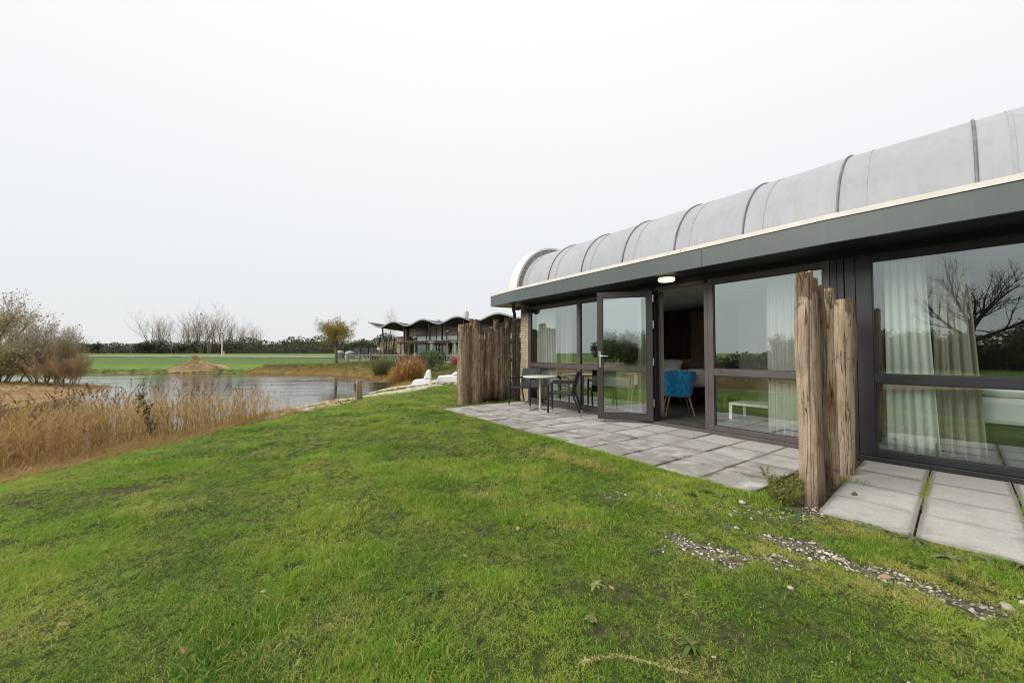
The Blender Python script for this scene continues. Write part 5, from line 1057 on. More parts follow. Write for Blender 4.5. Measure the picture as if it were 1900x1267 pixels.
# vegetation west and south of the lawn: seen mirrored in the glass
L_BUSH = leaf_mat('bush_leaf', [(.2, (.06, .085, .032)), (.55, (.12, .15, .058)), (.9, (.20, .21, .09))], .2, .7)
mir = make_tree('bush', '', 'bush', {**PS, 'L': 1.9, 'splay': .7}, 81, (B_DARK, T_DARK), dict(lvl=2, count=8500, size=.15, spread=.13, mat=L_BUSH, aspect=.6), 'bushes across the lawn mirrored in the windows', stems=9, stem_spread=1.0, base_r=.04)
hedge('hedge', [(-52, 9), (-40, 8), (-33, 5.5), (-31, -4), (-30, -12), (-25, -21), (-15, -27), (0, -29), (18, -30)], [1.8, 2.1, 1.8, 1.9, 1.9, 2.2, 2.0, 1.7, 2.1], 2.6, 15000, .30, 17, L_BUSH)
spots = [(-27, -5, 1.25), (-29, -10, 1.1), (-25, -14, 1.45), (-19, -22, 1.3), (-14, -25, 1.15), (-9, -23, 1.0), (-4.5, -26, 1.25), (.5, -25, .95), (4.5, -24, 1.35), (9, -27, 1.25), (14, -26, 1.3), (-34, 10, 1.3), (-24, -19, 1.2), (-6.8, -28, 1.4)]
for i, (x, y, s) in enumerate(spots):
    o = mir if i == 0 else copy_tree(mir); o['label'] = 'dark bush across the lawn, %s of the mirrored row from the west' % ['first', 'second', 'third', 'sixth', 'seventh', 'eighth', 'tenth', 'eleventh', 'twelfth', 'thirteenth', 'fourteenth', 'northernmost', 'fifth', 'ninth'][i]; place(o, x, y, s * .88, i * 1.3)
PM = dict(L=3.2, seg=(5, 7, 6, 5), wig=(.04, .10, .13, .15), up=(.03, .07, .07, .05), n=((7, 8), (9, 11), (8, 10)), t0=(.55, .2, .2), ang=(.85, .65, .6), lr=(1.45, .6, .5), rr=(.62, .52, .55), tip=.28, rmin=.012)
mt = make_tree('bare_tree', 'large spreading bare tree mirrored in the dark framed window', 'tree', PM, 91, (B_DARK, T_DARK), None, None, base_r=.33, tlv=2); place(mt, -19.5, -17.3, 1.06, .4)
PBI = dict(L=6.5, seg=(8, 5, 5, 3), wig=(.03, .08, .12, .14), up=(.03, .10, .06, .02), n=((18, 22), (7, 9), (4, 5)), t0=(.2, .15, .2), ang=(.6, .55, .5), lr=(.38, .5, .5), rr=(.4, .55, .6), tip=.2, rmin=.008)
bi = make_tree('birch_tree', 'slender bare birch mirrored in the glass of the open door', 'tree', PBI, 93, (pm('birch_bark', (.3, .28, .25), (.5, .48, .44), 8, .8), T_TWIG), None, None, base_r=.11, tlv=1); place(bi, 2.6, -19.5, 1.05, .4)
# ------------------------------------------------------------------ restaurant across the bank
FR = Frame((-1.4, 36), (-.794, .608))      # t runs left along the roof edge; FR.n points away from the camera
TZ = .38
M_ZINC = pm('zinc_roof_edge', (.20, .215, .225), (.29, .305, .315), 5, .45, kind='World'); M_UNDER = pm('dark_roof_underside', (.028, .028, .028), (.045, .044, .042), 2, .8, kind='World')
M_STONE = NT('mottled_stone'); t = M_STONE; f = t.noise(t.coord('World'), 3.2, 4, .6); M_STONE = t.done(t.bsdf(t.ramp(f, [(.30, (.05, .04, .035)), (.36, (.30, .23, .16)), (.7, (.42, .33, .24))]), .9))
M_PANEL = pm('mauve_grey_panel', (.20, .17, .155), (.24, .205, .19), 2, .6, kind='World'); M_PALEC = pm('pale_column', (.36, .30, .24), (.46, .40, .33), 5, .8, kind='World')
M_GLASSR = glass_mat('restaurant_glass', (.55, .62, .6), .12, .6); M_PERG = pm('weathered_pergola_timber', (.105, .07, .055), (.19, .135, .105), 5, .8, kind='World'); M_POST = pm('grey_fence_timber', (.16, .12, .085), (.26, .205, .155), 6, .85, kind='World')
M_GALV = pm('galvanised_steel', (.40, .41, .42), (.50, .51, .52), 5, .4, metallic=.6); M_FROST = pm('frosted_clerestory', (.42, .50, .47), (.50, .57, .54), 2, .3, kind='World')
rest = thing('restaurant', 'restaurant building with a wavy grey roof and glass front across the pond bank', 'building', tuple(FR.p(8, 4, TZ)))
def wave(tt):
    z = 4.72 + .28 * math.cos(2 * math.pi * (tt - .0) / 5.375); e_ = max(0, tt - 18.6); return z + .05 * e_ ** 1.4
def wave_sheet(n0, n1, th, dz, mat, name, n=120, t0=-8, t1=21.3):
    vs = []
    for i in range(n + 1):
        tt = t0 + (t1 - t0) * i / n; z = wave(tt) + dz; zb_ = z if n1 < 1 else z - .75
        for (nn, zz) in ((n0, z - th), (n0, z), (n1, zb_), (n1, zb_ - th)): vs.append(FR.p(tt, nn, zz))
    fs = [(4 * i + a, 4 * (i + 1) + a, 4 * (i + 1) + (a + 1) % 4, 4 * i + (a + 1) % 4) for i in range(n) for a in range(4)] + [(0, 1, 2, 3), (4 * n + 3, 4 * n + 2, 4 * n + 1, 4 * n)]
    return MB().add(vs, fs).build(name, mat, rest, smooth=True)
wr = wave_sheet(.06, 9, .10, 0, M_UNDER, 'roof'); wave_sheet(-.0, .055, .15, .02, M_ZINC, 'roof_edge')
G = 2.5
MB().fb(FR, 12.6, 16.3, G, G + .3, 3.3, 4.25).build('upper_wall', M_PANEL, rest)
for i in range(14):  # glazed bays along the front
    a, b = -8 + 1.75 * i, -8 + 1.75 * i + 1.71
    if b > 16.4: continue
    MB().fb(FR, a, b, G, G + .06, 3.28, 4.6).build('upper_panel', M_PANEL, rest)
    w = MB().fb(FR, a, b, G + .02, G + .06, 2.55, 3.24).build('clerestory', M_FROST, rest)
    MB().fb(FR, a, b, G + .02, G + .05, TZ + .1, 2.5).build('window', M_GLASSR, rest)
for i in range(15):
    tt = -8 + 1.75 * i - .02
    if tt < 16.5: MB().fb(FR, tt - .04, tt + .04, G - .03, G + .1, TZ, 4.5).build('mullion', M_BLACK, rest)
for z in (2.52, 3.26): MB().fb(FR, -8, 16.4, G - .02, G + .08, z - .03, z + .012).build('cross_rail', M_BLACK, rest)
MB().fb(FR, -8, 16.4, G + 3.5, G + 3.6, TZ, 4.3).build('inner_wall', M_BLACK, rest); MB().fb(FR, -8, 16.4, G, G + 3.5, TZ, TZ + .05).build('floor', M_BLACK, rest)
for tt, nn, tl in ((18.9, .5, .55), (14.9, .7, .3), (10.4, .7, .3), (9.6, G - .6, 0), (5.0, .7, .3), (-.4, .7, .3)):
    MB().tube([FR.p(tt - tl, nn, TZ - .1), FR.p(tt, nn, wave(tt) - .08)], .10, 10).build('column', M_BLACK, rest, smooth=True)
MB().tube([FR.p(16.55, G - .25, TZ), FR.p(16.6, G - .25, 4.2)], .19, 14).build('column', M_PALEC, rest, smooth=True)
MB().fb(FR, 16.7, 19.3, G + .4, G + .75, TZ - .2, 3.35).build('stone_wall', M_STONE, rest)
bx = MB().fb(FR, 17.25, 18.15, G + 1.0, G + 1.7, 3.36, 4.05).build('duct_box', pm('duct_sheet', (.22, .2, .16), None, 3, .6), rest); MB().fb(FR, 17.27, 17.75, G + .985, G + .999, 3.42, 4.0).build('duct_opening', M_BLACK, bx)
fl_ = FR.p(9.4, 5.5, 0); m = MB().lathe([(.24, 4.5), (.24, 5.2), (.36, 5.7), (.38, 6.2), (.33, 6.23), (.07, 6.25), (.07, 6.7), (.05, 6.72)], (fl_.x, fl_.y, 0), 16); m.build('roof_vent', M_OFFWHITE, rest, smooth=True)
MB().fb(FR, 13.2, 15.8, 6, 7.2, 5.0, 5.32).build('roof_unit', pm('roof_unit_sheet', (.16, .14, .11), None, 3, .7), rest); MB().fb(FR, 14.4, 14.9, 5.6, 6, 4.9, 5.5).build('roof_unit', M_GALV, rest)
p = FR.p(9.15, G - .12, 3.72); MB().lathe([(.02, -.14), (.17, -.1), (.17, .1), (.02, .14)], (p.x, p.y, p.z), 14).build('wall_light', M_OFFWHITE, rest, smooth=True)
# pergola with slats in front of the glass
pg = thing('pergola', 'brown timber pergola in front of the restaurant glass', 'pergola', tuple(FR.p(7, 0, TZ)))
for k in range(8): tt = -4.2 + 2.6 * k; MB().fb(FR, tt - .08, tt + .08, -.5, -.34, TZ, 2.40).build('post', M_POST, pg)
for nn in (-.5, 1.8): MB().fb(FR, -5, 15.2, nn, nn + .14, 2.27, 2.43).build('beam', M_PERG, pg)
for k in range(58): tt = -5 + .355 * k; MB().fb(FR, tt, tt + .22, -.9, 2.2, 2.44 + .012 * (k % 3), 2.55 + .012 * (k % 3)).build('slat', M_PERG, pg)
def heater(tt, nn, lb):
    p = FR.p(tt, nn, TZ); r = thing('patio_heater', lb, 'heater', tuple(p), 'pyramid patio heaters on the restaurant terrace')
    MB().lathe([(.02, 2.02), (.38, 1.98), (.40, 1.95), (.1, 1.93)], tuple(p), 16).build('cap', M_GALV, r, smooth=True)
    for k in range(4):
        a = R(45 + 90 * k); MB().tube([p + Vector((.33 * math.cos(a), .33 * math.sin(a), 0)), p + Vector((.13 * math.cos(a), .13 * math.sin(a), 1.95))], .028, 6).build('leg', M_GALV, r)
    MB().box(tuple(p + Vector((0, 0, .12))), (.46, .46, .24), R(10)).build('base', M_GALV, r)
    MB().tube([p + Vector((0, 0, .25)), p + Vector((0, 0, 1.95))], .05, 8).build('glass_tube', M_OFFWHITE, r); return r
heater(7.6, -1.3, 'left pyramid patio heater under the pergola edge'); heater(4.3, -1.3, 'right pyramid patio heater under the pergola edge, nearer the log screen')
ta = [FR.p(-8, 6, TZ - .06), FR.p(20, 6, TZ - .06), Vector((-16.6, 41.2, TZ - .06)), Vector((-9, 35, TZ - .06)), Vector((-2, 31, TZ - .06)), Vector((6, 29, TZ - .06))]
m = MB(); m.add(ta, [tuple(range(6))]); tag(m.build('terrace', pm('terrace_paving', (.25, .23, .2), (.33, .31, .28), 3, .9, kind='World')), kind='structure')
# post and rail fence along the terrace
fe = thing('fence', 'low fence of timber posts and steel railing along the restaurant terrace', 'fence', (-10, 36, TZ))
fp = [(-17.6, 41.4), (-15.7, 39.8), (-14.1, 38.4), (-12.4, 37.2), (-10.6, 36.0), (-8.6, 34.6), (-6.75, 33.4), (-5.1, 32.2), (-3.4, 31.2), (-1.6, 30.3), (.4, 29.6)]
for i, (x, y) in enumerate(fp): MB().tube([(x, y, float(zt(x, y)) - .15), (x + .01, y, TZ + .86 + .06 * ((i * 7) % 3 - 1))], [.115, .10], 9).build('post', M_POST, fe, smooth=True)
for (a, b) in zip(fp[:-1], fp[1:]):
    A, B = Vector((*a, 0)), Vector((*b, 0)); u = (B - A).normalized(); A += u * .12; B -= u * .12
    for z in (TZ + .66, TZ + .12): MB().tube([A + Vector((0, 0, z)), B + Vector((0, 0, z))], .022, 6).build('rail', M_GALV, fe)
    for k in range(7): q = A.lerp(B, (k + .5) / 7); MB().tube([q + Vector((-.03, 0, TZ + .12)), q + Vector((.05, 0, TZ + .66))], .012, 5).build('baluster', M_GALV, fe)
sfc = thing('screen_fence', 'dark slatted screen fence beside the restaurant, in front of the rounded hedge', 'fence', (-19, 50, .5))
A, B = Vector((-21.2, 51.5, 0)), Vector((-15.9, 48.3, 0))
FS = Frame(A, (B - A)); LS = (B - A).length; z0 = .55
for k in range(9): MB().fb(FS, 0, LS, 0, .03, z0 + .155 * k, z0 + .155 * k + .145).build('slat', M_BLACK, sfc)
for k in range(5): MB().fb(FS, k * LS / 4 - .04, k * LS / 4 + .04, .031, .10, z0 - .2, z0 + 1.42).build('post', M_BLACK, sfc)
M_DOME = pm('grey_container_plastic', (.20, .20, .19), (.27, .27, .25), 4, .6); M_DOMET = pm('pale_dome_lid', (.27, .29, .28), (.33, .35, .34), 4, .5)
for x, y, lb in ((-21.7, 48.6, 'grey domed container behind the willow trunk'), (-20.0, 47.6, 'grey domed container just right of the willow, before the screen fence')):
    z = float(zt(x, y)); r = thing('domed_container', lb, 'container', (x, y, z), 'grey domed containers by the willow')
    MB().lathe([(.52, -.1), (.54, .1), (.53, .62), (.5, .64)], (x, y, z), 20).build('body', M_DOME, r, smooth=True); MB().lathe([(.56, .645), (.55, .74), (.42, .9), (.2, .98), (.02, 1.0)], (x, y, z), 20).build('lid', M_DOMET, r, smooth=True)
# planted pots and small terrace things
M_RED = pm('red_glazed_pot', (.28, .05, .03), (.36, .075, .045), 5, .4); M_TAN = grass_mat('dry_ornamental_grass', (.30, .20, .10), (.45, .32, .17), (.55, .42, .24), (.4, .28, .12), 1)
def pot(x, y, z, s, lb, pm_, seed):
    r = thing('flower_pot', lb, 'plant pot', (x, y, z)); MB().lathe([(.2 * s, 0), (.30 * s, .2 * s), (.31 * s, .36 * s), (.27 * s, .37 * s)], (x, y, z), 18).build('pot', pm_, r, smooth=True)
    V, Fc, rv, tp = blade_arrays(420, .2 * s, (.35 * s, .75 * s), (.012, .024), (.3, 1.3), 4, .6, np.random.default_rng(seed)); V = np.array(V) + np.array([0, 0, .34 * s]); o = npmesh('dry_grass', V, Fc, M_TAN, r, attrs={'rv': rv, 'tp': tp}); o.location = (0, 0, 0); return r
pot(-4.55, 31.3, TZ - .1, 1.25, 'red pot of dry tan grass at the terrace edge beside the log screen', M_RED, 1)
pot(-15.35, 43.2, TZ, 1.35, 'dark pot with an orange dome of dry grass behind the left terrace railing', M_BLACK, 2)
p = Vector((-15.2, 44.0, TZ)); r = thing('terrace_lamp', 'small lamp with a pale round cap behind the left terrace railing', 'lamp', tuple(p)); MB().tube([p, p + Vector((0, 0, 1.1))], .04, 8).build('stem', M_BLACK, r); MB().lathe([(.06, 1.1), (.1, 1.2), (.24, 1.3), (.2, 1.4), (.05, 1.5)], tuple(p), 14).build('shade', M_OFFWHITE, r, smooth=True)
def tchair(x, y, rz, lb):
    r = thing('terrace_chair', lb, 'chair', (x, y, TZ), 'dark chairs on the restaurant terrace'); M = xf((x, y, TZ), rz)
    mb(MB().box((0, 0, .45), (.46, .46, .05)), M).build('seat', M_BLACK, r); mb(MB().box((0, -.22, .72), (.46, .04, .42), 0, R(8)), M).build('backrest', M_BLACK, r)
    for sx in (-1, 1):
        for sy in (-1, 1): mb(MB().box((sx * .2, sy * .2, .21), (.035, .035, .42)), M).build('leg', M_BLACK, r)
for i, (x, y, lb) in enumerate(((-11.3, 37.6, 'dark terrace chair left of the orange reed tops, behind the railing'), (-10.5, 38.4, 'dark terrace chair before the stone wall behind the pampas grass'), (-8.1, 36.2, 'dark terrace chair just right of the orange reed clump, behind the railing'), (-7.4, 36.8, 'dark terrace chair before the leftmost pergola posts'))): tchair(x, y, i * 1.7, lb)
def ttable(x, y, lb):
    r = thing('terrace_table', lb, 'table', (x, y, TZ)); MB().box((x, y, TZ + .735), (.9, .7, .03), R(30)).build('table_top', M_PERG, r); MB().tube([(x, y, TZ), (x, y, TZ + .72)], .05, 8).build('column', M_BLACK, r)
ttable(-6.0, 35.2, 'small dark terrace table behind the railing below the pergola'); ttable(-9.3, 37.6, 'small terrace table behind the orange reed tops')
bt2 = make_tree('bare_tree', 'thin bare tree rising behind the left end of the wavy roof', 'tree', {**PBI, 'L': 7.6}, 97, (B_GREY, T_PALE), None, None, base_r=.11, tlv=1); place(bt2, -18.3, 58.0, .78, .4)
# ------------------------------------------------------------------ far bank: lamp post, marker, straw heap, bird
x, y = -39.6, 52.7; z = float(zt(x, y)); M_POLEW = pm('white_lamp_paint', (.55, .56, .57), (.64, .65, .66), 3, .5)
r = thing('street_lamp', 'white street lamp with a flat round head beside the far path', 'street lamp', (x, y, z)); MB().tube([(x, y, z - .2), (x, y, z + 3.0)], [.08, .06], 10).build('pole', M_POLEW, r, smooth=True); MB().lathe([(.05, 2.97), (.1, 3.02), (.12, 3.2), (.34, 3.25), (.36, 3.3), (.1, 3.37)], (x, y, z), 18).build('lamp_head', M_POLEW, r, smooth=True)
x, y = -46.4, 62.4; y = 52.9; x = (415.5 - 950) / 716 * y; z = float(zt(x, y)); tag(MB().box((x, y, z + .3), (.14, .10, .75)).build('marker_post', pm('pale_yellow_marker', (.55, .48, .28), None, 3, .7), None, bevel=.02, loc=(x, y, z)), 'short pale yellow marker post right of the white street lamp', 'marker post')
hx, hy = -31.9, 39.1; hz = float(zt(hx, hy)); hp = thing('straw_heap', 'low heap of cut reed straw with a tuft on top, on the far shore', 'straw heap', (hx, hy, hz))
vs, fs = [], []; n1, n2_ = 40, 12
for i in range(n2_ + 1):
    for j in range(n1):
        a = 6.283 * j / n1; u = i / n2_; w = Vector((math.cos(a) * u, math.sin(a) * u, 0)); h = .75 * (1 - u ** 1.9) * (1 + .22 * mnoise.noise(Vector((w.x * 2.2, w.y * 2, 7)))); k = 1 + .18 * mnoise.noise(Vector((math.cos(a) * 1.5, math.sin(a) * 1.5, u * 2)))
        bx_, by_ = hx + w.x * 3.0 * k, hy + w.y * 1.5 * k; vs.append((bx_, by_, float(zt(bx_, by_)) - .06 + h + .12 * mnoise.noise(Vector((w.x * 5, w.y * 5, 2)))))
fs = [(i * n1 + j, i * n1 + (j + 1) % n1, (i + 1) * n1 + (j + 1) % n1, (i + 1) * n1 + j) for i in range(n2_) for j in range(n1)]
t = NT('reed_straw'); M_STRAW = t.done(t.bsdf(t.ramp(t.noise(t.coord('World', (5, 5, 5)), 2.4, 6, .7), [(.3, (.22, .14, .07)), (.7, (.56, .40, .22))]), .95, t.bump(t.noise(t.coord('World'), 9, 5, .7), .8, .06)))
MB().add(vs, fs).build('heap', M_STRAW, hp, smooth=True)
rg = random.Random(9); V, Fc = [], []
for _ in range(1500):
    a = rg.uniform(0, 6.28); u = math.sqrt(rg.random()); c = Vector((math.cos(a) * u * 2.9, math.sin(a) * u * 1.45, 0.75 * (1 - u ** 1.9) + .0)); d = Vector((rg.gauss(math.cos(a) * 1.2, .5), rg.gauss(math.sin(a) * .8, .5), rg.uniform(-.45, .15))).normalized(); L = rg.uniform(.3, .9); s = d.cross(Vector((0, 0, 1))).normalized() * .014; b = len(V)
    V += [tuple(c - d * L / 2 - s), tuple(c - d * L / 2 + s), tuple(c + d * L / 2)]; Fc.append((b, b + 1, b + 2))
for _ in range(160):
    c = Vector((rg.gauss(-.1, .12), rg.gauss(0, .12), .9)); e_ = c + Vector((rg.gauss(-.15, .16), rg.gauss(0, .15), rg.uniform(.35, .85))); s = Vector((.016, 0, 0)); b = len(V); V += [tuple(c - s), tuple(c + s), tuple(e_)]; Fc.append((b, b + 1, b + 2))
o = npmesh('loose_straw', V, Fc, pm('loose_straw', (.34, .22, .10), (.56, .40, .22), 3, .95, kind='World'), hp); o.location = (0, 0, 0); o['kind'] = 'stuff'
p = Vector(((372 - 950) / 716 * 60, 60, 1.24 + 72 / 716 * 60)); r = thing('bird', 'small dark bird flying above the tallest far bare trees', 'bird', tuple(p)); M_BIRD = pm('dark_feather', (.03, .03, .032), None, 4, .8)
m = MB(); m.tube([p + Vector((-.20, 0, .06)), p + Vector((-.12, 0, .05)), p, p + Vector((.12, 0, -.05)), p + Vector((.24, 0, -.10))], [.012, .05, .065, .04, .02], 8); m.build('body', M_BIRD, r, smooth=True)
for s in (-1, 1): MB().hexa([p + Vector(q) for q in ((-.08, 0, .02), (.06, 0, -.02), (.02, s * .2, .16), (-.05, s * .2, .18), (-.08, 0, .035), (.06, 0, -.005), (.02, s * .2, .168), (-.05, s * .2, .188))]).build('wing', M_BIRD, r)
rg = random.Random(19); V, Fc = [], []
for cx, cy, rx, ry, n in ((-29, 33.5, 6, 1.3, 900), (-9.2, 26.3, 1.6, 1.0, 500), (-12.5, 19.5, 2.2, .35, 160), (-11.5, 29.0, 2.2, .8, 420), (-14, 24, 1.5, .25, 90), (-17.0, 27.5, 2.4, .3, 120)):
    for _ in range(n):
        a = rg.uniform(0, 6.28); u = math.sqrt(rg.random()); c = Vector((cx + math.cos(a) * u * rx, cy + math.sin(a) * u * ry, WATER_Z + rg.uniform(.004, .03))); d = Vector((rg.gauss(0, 1), rg.gauss(0, .5), rg.gauss(0, .03))).normalized(); L = rg.uniform(.15, .5); s = Vector((-d.y, d.x, 0)) * .014; b = len(V); V += [tuple(c - d * L / 2 - s), tuple(c - d * L / 2 + s), tuple(c + d * L / 2)]; Fc.append((b, b + 1, b + 2))
tag(npmesh('floating_straw', V, Fc, pm('wet_straw', (.22, .14, .07), (.42, .29, .15), 3, .8, kind='World')), kind='stuff')
# ------------------------------------------------------------------ shore: post, white loungers
x, y = -4.12, 10.45; z = float(zt(x, y))
po = thing('wooden_post', 'short thick wooden post at the lawn edge by the pond', 'post', (x, y, z)); lg = make_log(po, x, y, .088, .56, 71, M_LOG1, (-.02, 0), 1, 0, .01, .1, dict(rot=.12, pale=.15, damp=.4, val=.9)); lg.location.z = 0
MB().tube([(x - .11, y + .02, z + .22), (x - .13, y + .02, z + .42), (x - .10, y + .02, z + .5)], [.022, .03, .012], 8).build('mooring_ring', M_PIPE, po, smooth=True)
M_WHT = pm('white_plastic', (.74, .75, .75), (.80, .81, .81), 2, .45)
def lounger(name, lb, x, y, rz, body, back):
    z = float(zt(x, y)); r = thing(name, lb, 'lounger', (x, y, z), 'white plastic loungers on the sand'); M = xf((x, y, z - .04), rz)
    l, w, h = body; m = MB(); m.hexa([Vector(q) for q in ((-l / 2 - .05, -w / 2, 0), (l / 2, -w / 2, 0), (l / 2, w / 2, 0), (-l / 2 - .05, w / 2, 0), (-l / 2 + .08, -w / 2 + .03, h * .82), (l / 2, -w / 2 + .03, h), (l / 2, w / 2 - .03, h), (-l / 2 + .08, w / 2 - .03, h * .82))]); mb(m, M).build('seat', M_WHT, r, bevel=.04)
    bl, bh = back; m = MB(); x0 = l / 2 - bl
    m.hexa([Vector(q) for q in ((x0 - .1, -w / 2 + .02, h - .01), (l / 2 + .02, -w / 2 + .02, h - .01), (l / 2 + .02, w / 2 - .02, h - .01), (x0 - .1, w / 2 - .02, h - .01), (x0 + .06, -w / 2 + .05, bh), (l / 2 - .02, -w / 2 + .05, bh), (l / 2 - .02, w / 2 - .05, bh), (x0 + .06, w / 2 - .05, bh))]); mb(m, M).build('backrest', M_WHT, r, bevel=.05)
lounger('lounger', 'white plastic lounger with an upright backrest on the sand', -3.95, 16.9, R(8), (.78, .6, .30), (.2, .68))
lounger('lounger', 'long low white lounger on the sand, partly behind the far log screen', -2.7, 17.5, R(12), (1.35, .7, .34), (.6, .44))
# ------------------------------------------------------------------ lawn details: weeds, stones, fallen leaves, a broken flower stalk
M_WEED = [grass_mat('weed_leaf', (.035, .085, .015), (.075, .145, .025), (.14, .21, .05), (.25, .23, .09), 2), grass_mat('grey_green_weed_leaf', (.07, .125, .045), (.13, .19, .075), (.21, .26, .12), (.3, .28, .13), 2), grass_mat('yellowed_weed_leaf', (.20, .20, .07), (.33, .32, .12), (.45, .42, .19), (.4, .3, .12), 2)]
def rosette(seed, n, L, w, lift):
    rg = random.Random(seed); V, Fc, rv, tp = [], [], [], []
    for k in range(n):
        a = 6.283 * k / n * 1.0 + rg.uniform(-.45, .45); d = Vector((math.cos(a), math.sin(a), 0)); s = Vector((-d.y, d.x, 0)); l = L * rg.uniform(.4, 1.15); ang = lift * rg.uniform(.6, 1.4); p = Vector((0, 0, .004)); q = rg.random() * .8; b = len(V); NS = 6
        for i in range(NS + 1):
            u = i / NS; ww = w * (math.sin(math.pi * min(1, .12 + u * .88)) ** .8) * rg.uniform(.85, 1.15) * .5; cup = .25 * ww
            V += [tuple(p - s * ww + Vector((0, 0, cup))), tuple(p), tuple(p + s * ww + Vector((0, 0, cup)))]; rv += [q] * 3; tp += [u * .6] * 3
            p = p + (d * math.cos(ang) + Vector((0, 0, 1)) * math.sin(ang)) * l / NS; ang -= .28 * rg.uniform(.6, 1.4) * lift / .5
        for i in range(NS):
            for c in (0, 1): Fc.append((b + 3 * i + c, b + 3 * i + c + 1, b + 3 * i + 3 + c + 1, b + 3 * i + 3 + c))
    return V, Fc, rv, tp
def weed(x, y, kind, n, L, w, lift, lb, seed, name='rosette_weed'):
    V, Fc, rv, tp = rosette(seed, n, L * .8, w * .85, lift * .7); o = npmesh(name, V, Fc, M_WEED[kind], attrs={'rv': rv, 'tp': tp}); o.location = (x, y, float(zt(x, y)) + .006); o.rotation_euler = (random.uniform(-.1, .1), random.uniform(-.1, .1), seed)
    return tag(o, lb, 'weed', 'flat leaved weeds in the lawn and along the paving')
for i, a in enumerate(((2.2, 3.08, 1, 13, .13, .03, .45, 'grey green rosette weed at the foot of the near log screen'), (2.56, 2.80, 1, 12, .15, .026, .5, 'leafy green weed between the brown dry grass and the nearer terrace'), (2.70, 2.64, 1, 14, .14, .022, .5, 'narrow leaved weed below the gap between two slabs of the nearer terrace'), (2.66, 2.38, 1, 15, .15, .024, .55, 'pale star shaped weed along the front edge of the nearer terrace, second from the gap'),
        (2.86, 2.36, 1, 11, .11, .022, .5, 'small pale weed at the slab edge near the right picture border'), (3.0, 2.31, 1, 12, .11, .022, .5, 'weed at the slab edge right at the picture border'), (1.76, 3.50, 0, 12, .10, .035, .5, 'bright green weed beyond the corner slab of the long terrace'), (1.80, 3.38, 1, 12, .10, .035, .5, 'pale crinkled weed in the soil below the corner slab'),
        (1.58, 3.44, 0, 11, .10, .03, .6, 'green weed left of the corner slab, by the long strip of gravel'), (2.36, 2.30, 0, 13, .13, .022, .5, 'green weed left of the gravel patch near the nearer terrace'), (2.44, 2.14, 0, 13, .14, .024, .6, 'green weed at the lower end of the large gravel patch'), (1.70, 2.24, 0, 12, .12, .022, .6, 'dark green weed between two gravel patches'),
        (.37, 1.84, 2, 9, .062, .026, .3, 'yellowed flat rosette in the foreground lawn'), (.45, 2.12, 2, 7, .08, .024, .7, 'withered brown edged weed above the yellowed rosette'), (-.40, 2.03, 0, 12, .12, .02, .5, 'ferny weed in the lawn left of the middle of the foreground'), (-.19, 2.70, 1, 12, .09, .018, .5, 'small grey green weed in the middle of the lawn'), (.76, 1.68, 0, 14, .10, .020, .7, 'lush green weed at the right of the foreground soil patch'),
        (1.10, 4.20, 0, 10, .1, .03, .5, 'weed at the edge of the long terrace below the open door'), (.80, 5.0, 0, 10, .11, .03, .5, 'broad weed at the terrace edge below the round table'), (-1.0, 7.85, 0, 12, .16, .04, .7, 'leafy weed at the far part of the terrace edge'), (1.5, 3.62, 1, 10, .09, .024, .5, 'small weed left of the pale crinkled one by the corner slab'), (1.02, 1.98, 0, 12, .1, .02, .5, 'green weed between the yellowed rosette and the gravel'))):
    weed(*a[:7], a[7], 100 + i)
# bushy yellow green plant beside the near log screen
PW_ = dict(L=.36, seg=(4, 4, 2), wig=(.10, .12, .15), up=(.05, .06, .03), n=((10, 14), (4, 6)), t0=(.25, .3), ang=(.55, .6), lr=(.34, .5), rr=(.6, .6), tip=.35, rmin=.0013, splay=.55)
fl = make_tree('bushy_weed', 'bushy yellow green plant leaning against the foot of the near log screen', 'plant', PW_, 111, (pm('green_stem', (.14, .15, .05), None, 4, .7),) * 2, dict(lvl=1, count=2600, size=.026, spread=.008, mat=leaf_mat('yellow_green_leaf', [(.2, (.10, .13, .03)), (.5, (.20, .22, .05)), (.9, (.36, .33, .09))], .35), aspect=.4), stems=9, stem_spread=.09, base_r=.003); place(fl, 2.29, 3.32, .82, .5, .02)
gt = tuft_thing('grass_tuft', 'dense green grass tuft between the near log screen and the nearer terrace', 'grass tuft', 3.25, 3.80, [('blades', blade_arrays(700, .16, (.06, .16), (.003, .006), (.3, 1.2), 3, .5), M_GRASS)])
gt = tuft_thing('grass_tuft', 'green grass tuft left of the foot of the near log screen', 'grass tuft', 2.12, 3.26, [('blades', blade_arrays(500, .14, (.06, .17), (.003, .006), (.3, 1.2), 3, .5), M_GRASS)])
x, y = [], []
rg = random.Random(4)
pts = []
for k in range(170): u = rg.random(); pts.append(FB.p(.14 + .53 * 2 + rg.gauss(0, .012) if u < .95 else .14 + .53, rg.uniform(.5, 2.2) if rg.random() < .7 else rg.uniform(.95, 1.5), 0))
for k in range(200): pts.append(FB.p(.14 + .53 + rg.gauss(0, .012), rg.choice([rg.uniform(.25, 1.55), rg.uniform(.6, 1.3)]), 0))
for sA, nA, kk in ((5.23, .64, 26), (5.72, 1.21, 22), (5.72, .62, 20), (4.73, 1.21, 14), (3.74, .05, 24), (4.05, .05, 16), (4.23, 1.76, 12), (2.3, 1.21, 12)):
    for k in range(kk): pts.append(FA.p(sA + rg.gauss(0, .07), nA + rg.gauss(0, .012), 0))
P = np.array([(p.x, p.y, -.006) for p in pts]); n = len(P); scatter('joint_moss', P, np.stack([rng.normal(0, .2, n), rng.normal(0, .2, n), rng.uniform(0, 6.28, n)], 1), rng.uniform(.28, .6, n), rng.integers(0, 5, n), clumps, {'dry': np.zeros(n)})
